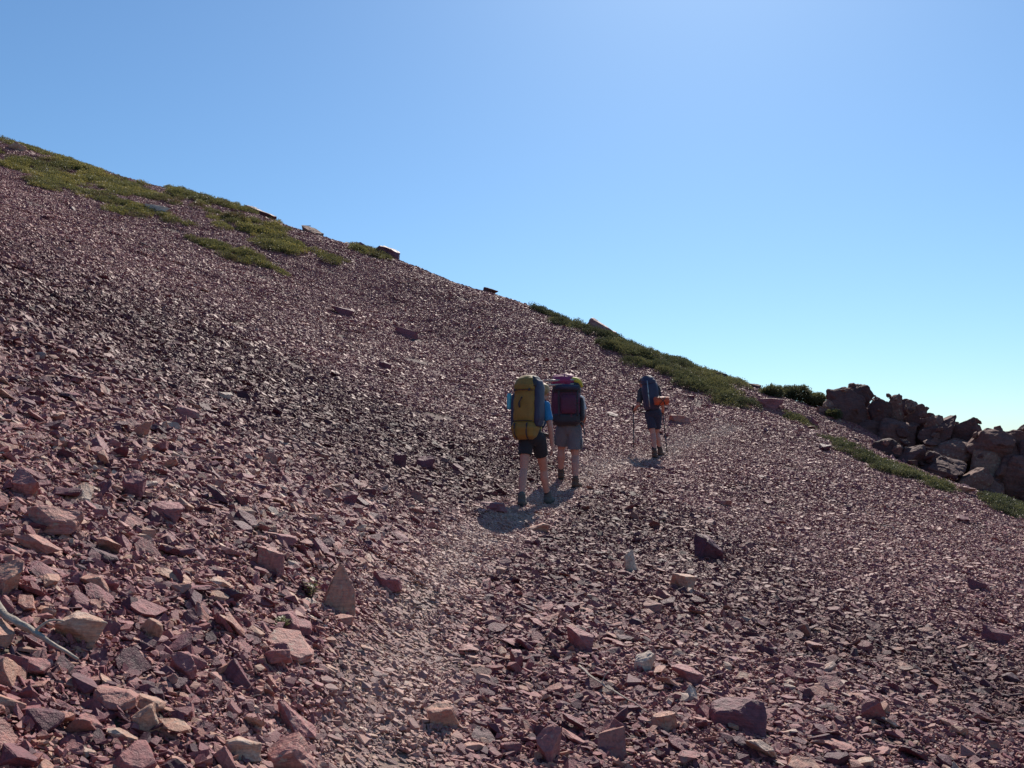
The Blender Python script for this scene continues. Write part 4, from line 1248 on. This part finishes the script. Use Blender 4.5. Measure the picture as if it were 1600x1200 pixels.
    if cfg.get('pockets'):
        for s, sg in (('L', -1), ('R', 1)):
            c = lerp(J['hip' + s], J['kn' + s], .55) + rt * sg * .105 * k
            b3 = bmesh.new(); bmesh.ops.create_cube(b3, size=1, matrix=Matrix.Translation(c) @ Matrix.Rotation(-R(look), 4, 'Z') @ Matrix.Diagonal((.03, .13, .16, 1)))
            bmesh.ops.bevel(b3, geom=b3.edges[:], offset=.008, segments=2, affect='EDGES')
            bm_obj('pocket', b3, cfg['shorts'], sh)
    # socks and boots
    for s in 'LR':
        a = J['an' + s]; kn = J['kn' + s]
        bm = bmesh.new()
        top = lerp(a, kn, cfg.get('sock', {}).get(s, .22))
        add_capsule(bm, a, top, .045, .050, 16)
        b2 = fuse(bm, .008, 2)
        ax = (kn - a).normalized()
        for v in b2.verts:
            t = (v.co - top).dot(ax)
            if t > 0: v.co -= ax * t
        bm_obj('sock', b2, cfg['socks'], root)
        d = J['toe' + s].normalized(); sd = Vector((d.y, -d.x, 0)).normalized()
        bm = bmesh.new()
        add_capsule(bm, a + V3(0, 0, .045), a - V3(0, 0, .02), .054, .056, 16)
        add_capsule(bm, a - V3(0, 0, .045) - d * .035, a - V3(0, 0, .050) + d * .09, .050, .050, 16)
        add_capsule(bm, a - V3(0, 0, .050) + d * .09, a - V3(0, 0, .058) + d * .165, .050, .040, 16)
        b2 = fuse(bm, .008, 3)
        boot = bm_obj('boot', b2, cfg['boots'], root)
        bm = bmesh.new()
        up = sd.cross(d).normalized()
        if up.z < 0: up = -up
        out = [(-.095, .034), (-.10, 0), (-.095, -.034), (-.03, -.042), (.06, -.044), (.14, -.046), (.20, -.030), (.215, 0), (.20, .030), (.14, .046), (.06, .044), (-.03, .042)]
        lo = [bm.verts.new(a + d * u + sd * w - up * .100) for u, w in out]; hi = [bm.verts.new(a + d * u + sd * w - up * .072) for u, w in out]
        bm.faces.new(lo); bm.faces.new(list(reversed(hi)))
        for i in range(len(out)): bm.faces.new((lo[i], lo[(i + 1) % len(out)], hi[(i + 1) % len(out)], hi[i]))
        bm_obj('sole', bm, SOLE, boot, smooth=False)
    return root, fw, rt

def loft(name, sections, mat, parent, n=32, wr=.008, seed=0, yaw=0.0, subdiv=True):
    """rounded bag: sections of height, centre x, centre y, width, depth, squareness"""
    S_ = []
    for a, b in zip(sections[:-1], sections[1:]):
        for k in range(4): S_.append([a[i] + (b[i] - a[i]) * k / 4 for i in range(6)])
    S_.append(list(sections[-1]))
    bm = bmesh.new(); rings = []
    for z, cx_, cy_, w, d, e in S_:
        rg = []
        for i in range(n):
            a = 2 * math.pi * i / n
            c, s = math.cos(a), math.sin(a)
            rg.append(bm.verts.new((cx_ + w / 2 * math.copysign(abs(c) ** (2 / e), c), cy_ + d / 2 * math.copysign(abs(s) ** (2 / e), s), z)))
        rings.append(rg)
    for a, b in zip(rings[:-1], rings[1:]):
        for i in range(n):
            j = (i + 1) % n; bm.faces.new((a[i], a[j], b[j], b[i]))
    bm.faces.new(list(reversed(rings[0]))); bm.faces.new(rings[-1])
    bmesh.ops.recalc_face_normals(bm, faces=bm.faces)
    bm.normal_update()
    for v in bm.verts:
        v.co += v.normal * wr * noise.fractal(Vector((v.co.x * 9 + seed, v.co.y * 9, v.co.z * 11)), 1, 2, 3)
    if yaw: bm.transform(Matrix.Rotation(yaw, 4, 'Z'))
    return bm_obj(name, bm, mat, parent)

def strap(name, pts, w, t, mat, parent):
    bm = bmesh.new(); pp = smooth_path(pts, 5)
    sweep(bm, pp, [w] * len(pp), 8, t)
    return bm_obj(name, bm, mat, parent)

def tube(name, a, b, r0, r1, mat, parent, seg=10):
    bm = bmesh.new(); sweep(bm, [a, lerp(a, b, .5), b], [r0, (r0 + r1) / 2, r1], seg)
    return bm_obj(name, bm, mat, parent)

def trekking_pole(label, top, tip, parent_mat=POLE_DARK, grip=True, basket=True, shaft=None, r=.011):
    top, tip = Vector(top), Vector(tip)
    root = empty('trekking_pole', tip); tag(root, label, 'trekking pole', None)
    a = top - tip; ax = a.normalized()
    tube('shaft', V3(0, 0, 0) + ax * .04, a * .45, r * .9, r, shaft or POLE_DARK, root)
    tube('upper_shaft', a * .45, a - ax * .12, r * 1.1, r * 1.1, parent_mat, root)
    if grip:
        bm = bmesh.new(); pp = [a - ax * .13, a - ax * .10, a - ax * .05, a - ax * .01, a + ax * .015]
        sweep(bm, pp, [.013, .016, .014, .018, .014], 10); bm_obj('grip', bm, GRIP, root)
        strap('wrist_strap', [a, a + V3(.03, 0, -.05), a + V3(.01, .01, -.13)], .008, .3, BLACK, root)
    if basket:
        bm = bmesh.new(); sweep(bm, [ax * .075, ax * .085], [.026, .024], 14); bm_obj('basket', bm, SOLE, root)
    tube('tip', V3(0, 0, 0), ax * .05, .003, .006, STEEL, root)
    return root

def ground_z(bx, by, bz, x, y): return float(hz(bx + x, by + y)) - bz

# ---- hiker with the tall yellow pack
def hiker_yellow():
    bx, by = at(832, 790, 12.75)[0], 12.75
    bz = float(hz(bx, by))
    gz = lambda x, y: ground_z(bx, by, bz, x, y)
    fl, fr = (-.15, -.28), (.22, .30)
    zl, zr = gz(*fl) + .11, gz(*fr) + .11
    J = dict(anL=V3(*fl, zl), anR=V3(*fr, zr), knL=V3(-.115, -.06, .50), knR=V3(.165, .26, zr + .38),
             hipL=V3(-.085, .02, .90), hipR=V3(.085, -.02 + .04, .91), chest=V3(.035, .12, 1.27), neck=V3(.11, .19, 1.43), head=V3(.175, .27, 1.56),
             shL=V3(-.11, .22, 1.38), shR=V3(.185, .05, 1.37), elL=V3(-.20, .30, 1.12), elR=V3(.245, .02, 1.08), wrL=V3(-.07, .42, 1.16), wrR=V3(.275, .06, .83),
             toeL=V3(.25, 1, -.05), toeR=V3(.45, 1, .12))
    cfg = dict(build=.93, hair=HAIR_BLOND, long_hair=True, shirt=BLUE, shorts=BLACK, hem=dict(L=.52, R=.52), flare=1.05, socks=BLACK, boots=BOOT_GREY, sock=dict(L=.18, R=.16),
               handL=((.6, .3, .5), (0, -1, 0)), handR=((.05, .12, -1), (-1, .2, 0)), curlL=.8, curlR=.35)
    p, fw, rt = person('hiker in blue shirt and black shorts with one arm hanging, carrying the tall yellow pack', (bx, by, bz), J, 30, cfg)
    # pack: local frame x across the back, y towards the wearer
    root = empty('backpack', (bx - .125, by - .13, bz), -R(28)); tag(root, 'tall yellow backpack with dark side pocket on the leftmost hiker', 'backpack')
    root.rotation_euler = (-.06, 0, -R(28))
    loft('main_compartment', [(1.10, 0, .03, .30, .24, 3), (1.16, 0, .02, .36, .28, 3.5), (1.45, 0, .02, .37, .28, 3.5), (1.60, 0, .03, .35, .28, 3.2)], YELLOW, root, wr=.016, seed=1)
    loft('lid', [(1.58, 0, .02, .36, .30, 3), (1.64, 0, .02, .37, .31, 3), (1.73, 0, .04, .33, .27, 2.6), (1.78, 0, .06, .23, .18, 2.2)], YELLOW, root, wr=.008, seed=2)
    lo = loft('lower_compartment', [(.90, -.02, .02, .28, .20, 2.6), (.94, -.01, .01, .37, .27, 3), (1.06, 0, 0, .40, .30, 3.2), (1.135, 0, .01, .36, .28, 3.2)], YELLOW, root, wr=.016, seed=3)
    loft('back_panel', [(.92, 0, .17, .34, .06, 4), (1.4, 0, .18, .35, .06, 4), (1.72, 0, .18, .30, .06, 4)], LIME, root, wr=.004, seed=4)
    loft('side_pocket', [(1.08, .185, .05, .07, .19, 3), (1.2, .20, .05, .10, .24, 3), (1.62, .19, .05, .09, .24, 3), (1.72, .165, .06, .08, .18, 2.6)], PACKNAVY, root, wr=.014, seed=5)
    loft('side_pocket', [(1.00, -.185, .05, .06, .18, 3), (1.1, -.20, .05, .09, .22, 3), (1.5, -.19, .05, .08, .22, 3), (1.56, -.17, .06, .06, .18, 2.6)], PACKNAVY, root, wr=.014, seed=6)
    loft('lid_side', [(1.62, .15, .04, .10, .26, 3), (1.70, .15, .04, .10, .24, 3), (1.77, .12, .06, .07, .16, 2.4)], PACKBLACK, root, wr=.006, seed=7)
    root.scale = (.93, .95, 1)
    strap('compression_strap', [V3(-.17, -.115, 1.145), V3(0, -.145, 1.15), V3(.17, -.115, 1.145)], .010, .4, PACKBLACK, root)
    strap('compression_strap', [V3(-.18, -.12, 1.56), V3(0, -.145, 1.57), V3(.18, -.12, 1.56)], .010, .4, PACKBLACK, root)
    strap('daisy_loop', [V3(-.045, -.135, 1.36), V3(-.03, -.155, 1.40), V3(-.005, -.150, 1.45), V3(.01, -.155, 1.47)], .014, .5, PACKBLACK, root)
    strap('daisy_loop', [V3(-.035, -.135, 1.33), V3(-.03, -.155, 1.37), V3(-.02, -.150, 1.43)], .014, .5, PACKBLACK, root)
    for sx in (-.10, .10):
        strap('bottom_strap', [V3(sx, -.145, 1.12), V3(sx, -.165, 1.05), V3(sx * .95, -.15, .96), V3(sx * .9, -.08, .90)], .010, .4, PACKBLACK, root)
    for (ux, uz, uy) in ((-.10, 1.09, -.160), (.10, 1.09, -.160), (-.12, 1.567, -.148), (.12, 1.567, -.148)):
        b4 = bmesh.new(); bmesh.ops.create_cube(b4, size=1, matrix=Matrix.Translation((ux, uy, uz)) @ Matrix.Diagonal((.026, .012, .034, 1)))
        bmesh.ops.bevel(b4, geom=b4.edges[:], offset=.003, segments=1, affect='EDGES'); bm_obj('buckle', b4, PACKBLACK, root)
    strap('haul_loop', [V3(-.04, .16, 1.74), V3(0, .17, 1.80), V3(.04, .16, 1.74)], .009, .5, PACKBLACK, root)
    strap('hip_belt', [V3(-.16, .20, 1.0), V3(-.19, .32, .99), V3(-.13, .45, .98), V3(0, .50, .98), V3(.13, .45, .98), V3(.19, .32, .99), V3(.16, .20, 1.0)], .045, .35, PACKBLACK, root)
    for s in (-1, 1):
        strap('shoulder_strap', [V3(.09 * s, .19, 1.42), V3(.11 * s, .30, 1.50), V3(.12 * s, .42, 1.42), V3(.14 * s, .43, 1.25), V3(.16 * s, .22, 1.08)], .030, .35, PACKNAVY, root)
    strap('loose_strap', [V3(-.15, .12, .99), V3(-.20, .10, .93), V3(-.27, .06, .86), V3(-.33, .03, .80)], .013, .4, PACKBLACK, root)
    b = loft('bottle', [(1.28, -.255, .07, .065, .065, 2), (1.46, -.255, .07, .07, .07, 2), (1.50, -.255, .07, .05, .05, 2)], CYAN, None, wr=0, n=18)
    b.name = 'water_bottle'; b.matrix_world = Matrix.Translation(root.location) @ Matrix.Rotation(-R(28), 4, 'Z') @ Matrix.Translation((0, 0, .04))
    tag(b, 'cyan water bottle in the left side pocket of the yellow pack', 'bottle')
    return (bx, by, bz)
hiker_yellow()

# ---- hiker in grey shorts with the maroon pack
def hiker_maroon():
    bx, by = at(890, 762, 15.1)[0], 15.1
    bz = float(hz(bx, by))
    gz = lambda x, y: ground_z(bx, by, bz, x, y)
    fl, fr = (-.125, .22), (.085, -.15)
    zl, zr = gz(*fl) + .11, gz(*fr) + .11
    J = dict(anL=V3(*fl, zl), anR=V3(*fr, zr), knL=V3(-.12, .17, zl + .41), knR=V3(.095, .02, zr + .42),
             hipL=V3(-.10, .02, .91), hipR=V3(.085, .0, .91), chest=V3(-.01, .12, 1.29), neck=V3(.0, .18, 1.47), head=V3(.01, .25, 1.60),
             shL=V3(-.19, .13, 1.40), shR=V3(.185, .11, 1.40), elL=V3(-.25, .16, 1.13), elR=V3(.255, .10, 1.13), wrL=V3(-.16, .36, 1.12), wrR=V3(.225, .27, .98),
             toeL=V3(.1, 1, .05), toeR=V3(.55, 1, .02))
    cfg = dict(build=1.06, hair=HAIR_BROWN, shirt=WHITE, shorts=GREY, hem=dict(L=.76, R=.76), flare=1.16, pockets=True, socks=BLACK, boots=BOOT_BROWN, sock=dict(L=.44, R=.38), cap=CAP_M,
               handL=((.5, .6, .3), (0, 0, -1)), handR=((-.1, .5, -.8), (-1, 0, 0)), curlL=.8, curlR=.6, sleeve=.55)
    p, fw, rt = person('hiker in grey knee shorts and white shirt carrying the maroon pack', (bx, by, bz), J, 8, cfg)
    root = empty('backpack', (bx - .045, by - .13, bz), -R(9)); tag(root, 'broad maroon and black backpack on the hiker in grey shorts', 'backpack')
    loft('main_compartment', [(1.00, 0, .03, .36, .22, 3), (1.06, 0, .02, .43, .27, 3.5), (1.40, 0, .02, .45, .28, 3.8), (1.60, 0, .03, .43, .27, 3.5)], MAROON, root, wr=.016, seed=11)
    loft('base_panel', [(.97, 0, .03, .34, .22, 3), (1.02, 0, .02, .445, .285, 3.5), (1.15, 0, .02, .455, .290, 3.6)], PACKBLACK, root, wr=.004, seed=12)
    loft('front_pocket', [(1.16, .04, -.12, .22, .07, 3), (1.22, .04, -.13, .25, .09, 3.4), (1.40, .04, -.13, .24, .09, 3.4), (1.46, .04, -.12, .20, .06, 3)], MAROON, root, wr=.006, seed=13)
    loft('top_collar', [(1.50, 0, .02, .45, .285, 3.5), (1.56, 0, .01, .46, .30, 3.5), (1.65, 0, .02, .43, .28, 3)], PACKBLACK, root, wr=.006, seed=14)
    loft('lid', [(1.61, -.06, .01, .36, .31, 3), (1.68, -.06, .0, .38, .33, 3), (1.75, -.06, .02, .35, .28, 2.8), (1.80, -.06, .04, .28, .20, 2.4)], MAGENTA, root, wr=.018, seed=15)
    loft('side_pocket', [(1.04, .235, .04, .05, .16, 3), (1.1, .25, .04, .07, .2, 3), (1.36, .245, .04, .07, .2, 3), (1.42, .235, .04, .05, .16, 3)], PACKBLACK, root, wr=.005, seed=16)
    loft('side_pocket', [(1.04, -.215, .04, .05, .16, 3), (1.1, -.225, .04, .06, .2, 3), (1.50, -.222, .04, .06, .2, 3), (1.56, -.215, .04, .05, .16, 3)], MAROON, root, wr=.005, seed=17)
    for x in (-.115, .185):
        strap('compression_strap', [V3(x, -.10, 1.64), V3(x, -.15, 1.50), V3(x, -.165 if x > 0 else -.14, 1.3), V3(x, -.135, 1.12)], .014, .4, PACKBLACK, root)
    for x in (-.10, .0):
        strap('lid_strap', [V3(x - .05, -.10, 1.73), V3(x - .02, -.150, 1.69), V3(x + .02, -.155, 1.64)], .011, .5, MAGENTA, root)
    strap('hip_belt', [V3(-.19, .14, 1.02), V3(-.22, .26, 1.0), V3(-.15, .39, .99), V3(0, .43, .99), V3(.15, .39, .99), V3(.22, .26, 1.0), V3(.19, .14, 1.02)], .045, .35, PACKBLACK, root)
    for s in (-1, 1):
        strap('shoulder_strap', [V3(.10 * s, .15, 1.44), V3(.13 * s, .24, 1.52), V3(.14 * s, .38, 1.44), V3(.16 * s, .40, 1.28), V3(.19 * s, .20, 1.1)], .030, .35, PACKBLACK, root)
    strap('loose_strap', [V3(.20, .10, 1.02), V3(.245, .06, .98), V3(.27, .03, .90), V3(.285, .02, .80)], .013, .5, PACKBLACK, root)
    w = Matrix.Translation(root.location) @ Matrix.Rotation(-R(9), 4, 'Z')
    bm = bmesh.new(); sweep(bm, smooth_path([V3(.02, -.06, 1.69), V3(.12, -.06, 1.705), V3(.20, -.04, 1.67), V3(.245, 0, 1.59)], 5), [.03, .036, .040, .042, .042, .042, .043, .043, .042, .042, .042, .040, .036, .032, .030, .026], 14)
    o = bm_obj('stuff_sack', bm, LIME, None); o.matrix_world = w
    tag(o, 'limp yellow sack tucked under the lid at the right of the maroon pack', 'sack')
    bm = bmesh.new(); sweep(bm, [V3(-.16, -.145, 1.575), V3(0, -.165, 1.58), V3(.20, -.145, 1.565)], [.042, .046, .042], 16)
    o = bm_obj('tent_bag', bm, PACKNAVY, None); o.matrix_world = w
    tag(o, 'dark rolled tent bag strapped across the top of the maroon pack', 'tent bag')
    for (z0, z1, lab) in ((1.675, 1.70, 'upper pale pole strapped sideways on the maroon pack'), (1.60, 1.63, 'lower pale pole strapped sideways on the maroon pack')):
        trekking_pole(lab, w @ V3(-.46, -.20, z0), w @ V3(.16, -.10, z1), POLE_PALE, False, False, POLE_PALE, .017)
hiker_maroon()

# ---- the far hiker with two poles
def hiker_far():
    bx, by = at(1024, 712, 19.4)[0], 19.4
    bz = float(hz(bx, by))
    gz = lambda x, y: ground_z(bx, by, bz, x, y)
    fl, fr = (-.045, -.18), (.125, .16)
    zl, zr = gz(*fl) + .11, gz(*fr) + .11
    J = dict(anL=V3(*fl, zl), anR=V3(*fr, zr), knL=V3(-.05, -.02, zl + .41), knR=V3(.055, .16, zr + .39),
             hipL=V3(-.10, .03, .90), hipR=V3(.05, .0, .90), chest=V3(-.10, .14, 1.27), neck=V3(-.15, .22, 1.44), head=V3(-.185, .30, 1.565),
             shL=V3(-.275, .10, 1.37), shR=V3(.06, .18, 1.38), elL=V3(-.325, .06, 1.10), elR=V3(.20, .22, 1.12), wrL=V3(-.385, .20, 1.03), wrR=V3(.24, .40, .99),
             toeL=V3(.05, 1, .05), toeR=V3(.5, 1, .05))
    cfg = dict(build=.95, hair=HAIR_BROWN, shirt=DARKGREY, shorts=NAVY, hem=dict(L=.74, R=.74), flare=.98, socks=BLACK, boots=BOOT_BROWN, sock=dict(L=.30, R=.30), cap=DARKGREY,
               handL=((-.1, .5, -.35), (.3, .1, -1)), handR=((0, .6, -.3), (-.3, .1, -1)), curlL=1.25, curlR=1.25, sleeve=.75)
    p, fw, rt = person('hiker in dark clothes walking ahead with a pole in each hand', (bx, by, bz), J, -14, cfg)
    root = empty('backpack', (bx + .02, by - .12, bz), R(14)); tag(root, 'dark navy backpack on the hiker walking ahead', 'backpack')
    root.rotation_euler = (-.05, -.07, R(14))
    loft('main_compartment', [(1.0, 0, .03, .28, .2, 3), (1.06, 0, .02, .33, .25, 3.2), (1.40, 0, .02, .34, .26, 3.2), (1.56, 0, .04, .30, .24, 3)], PACKNAVY, root, wr=.016, seed=21)
    loft('lid', [(1.54, -.02, .03, .30, .26, 3), (1.60, -.02, .03, .30, .26, 3), (1.67, -.03, .05, .25, .2, 2.6), (1.71, -.04, .06, .17, .14, 2.2)], PACKNAVY, root, wr=.014, seed=22)
    loft('side_pocket', [(1.06, .17, .04, .05, .16, 3), (1.14, .185, .04, .08, .19, 3), (1.42, .18, .04, .08, .19, 3), (1.5, .165, .05, .05, .14, 3)], PACKBLACK, root, wr=.006, seed=23)
    strap('compression_strap', [V3(-.10, -.10, 1.60), V3(-.11, -.125, 1.45), V3(-.11, -.125, 1.2), V3(-.10, -.10, 1.04)], .011, .5, STEEL, root)
    strap('hip_belt', [V3(-.15, .14, 1.02), V3(-.18, .26, 1.0), V3(-.12, .38, .99), V3(0, .42, .99), V3(.12, .38, .99), V3(.18, .26, 1.0), V3(.15, .14, 1.02)], .04, .35, PACKBLACK, root)
    for s in (-1, 1):
        strap('shoulder_strap', [V3(.09 * s, .15, 1.42), V3(.11 * s, .25, 1.49), V3(.12 * s, .37, 1.42), V3(.14 * s, .38, 1.26), V3(.15 * s, .20, 1.1)], .028, .35, PACKBLACK, root)
    w = Matrix.Translation(root.location) @ Matrix.Rotation(R(14), 4, 'Z')
    mr = empty('sleeping_mat', tuple(w @ V3(.03, -.19, 1.16)), R(4)); tag(mr, 'rolled orange sleeping mat with crossed straps low on the navy pack', 'sleeping mat')
    bm = bmesh.new(); sweep(bm, [V3(-.15, 0, 0), V3(-.14, 0, .002), V3(-.05, 0, -.004), V3(.05, 0, .003), V3(.14, 0, 0), V3(.15, 0, 0)], [.065, .085, .090, .088, .086, .06], 20); bm_obj('roll', bm, ORANGE, mr)
    strap('mat_strap', [V3(-.06, -.03, .095), V3(-.02, -.101, .03), V3(.03, -.101, -.03), V3(.07, -.03, -.095)], .011, .5, PACKBLACK, mr)
    strap('mat_strap', [V3(.07, -.03, .095), V3(.03, -.101, .03), V3(-.02, -.101, -.03), V3(-.06, -.03, -.095)], .011, .5, PACKBLACK, mr)
    tx, ty = -.44, .06
    hl = J['wrL'] + V3(-.03, .07, 0)
    trekking_pole('trekking pole planted left of the far hiker', (bx + hl.x, by + hl.y, bz + hl.z + .06), (bx + tx, by + ty, bz + gz(tx, ty) + .02), POLE_DARK)
    tx, ty = .30, .30
    hr = J['wrR'] + V3(0, .08, -.02)
    trekking_pole('trekking pole planted right of the far hiker', (bx + hr.x, by + hr.y, bz + hr.z + .06), (bx + tx, by + ty, bz + gz(tx, ty) + .02), POLE_DARK)
hiker_far()
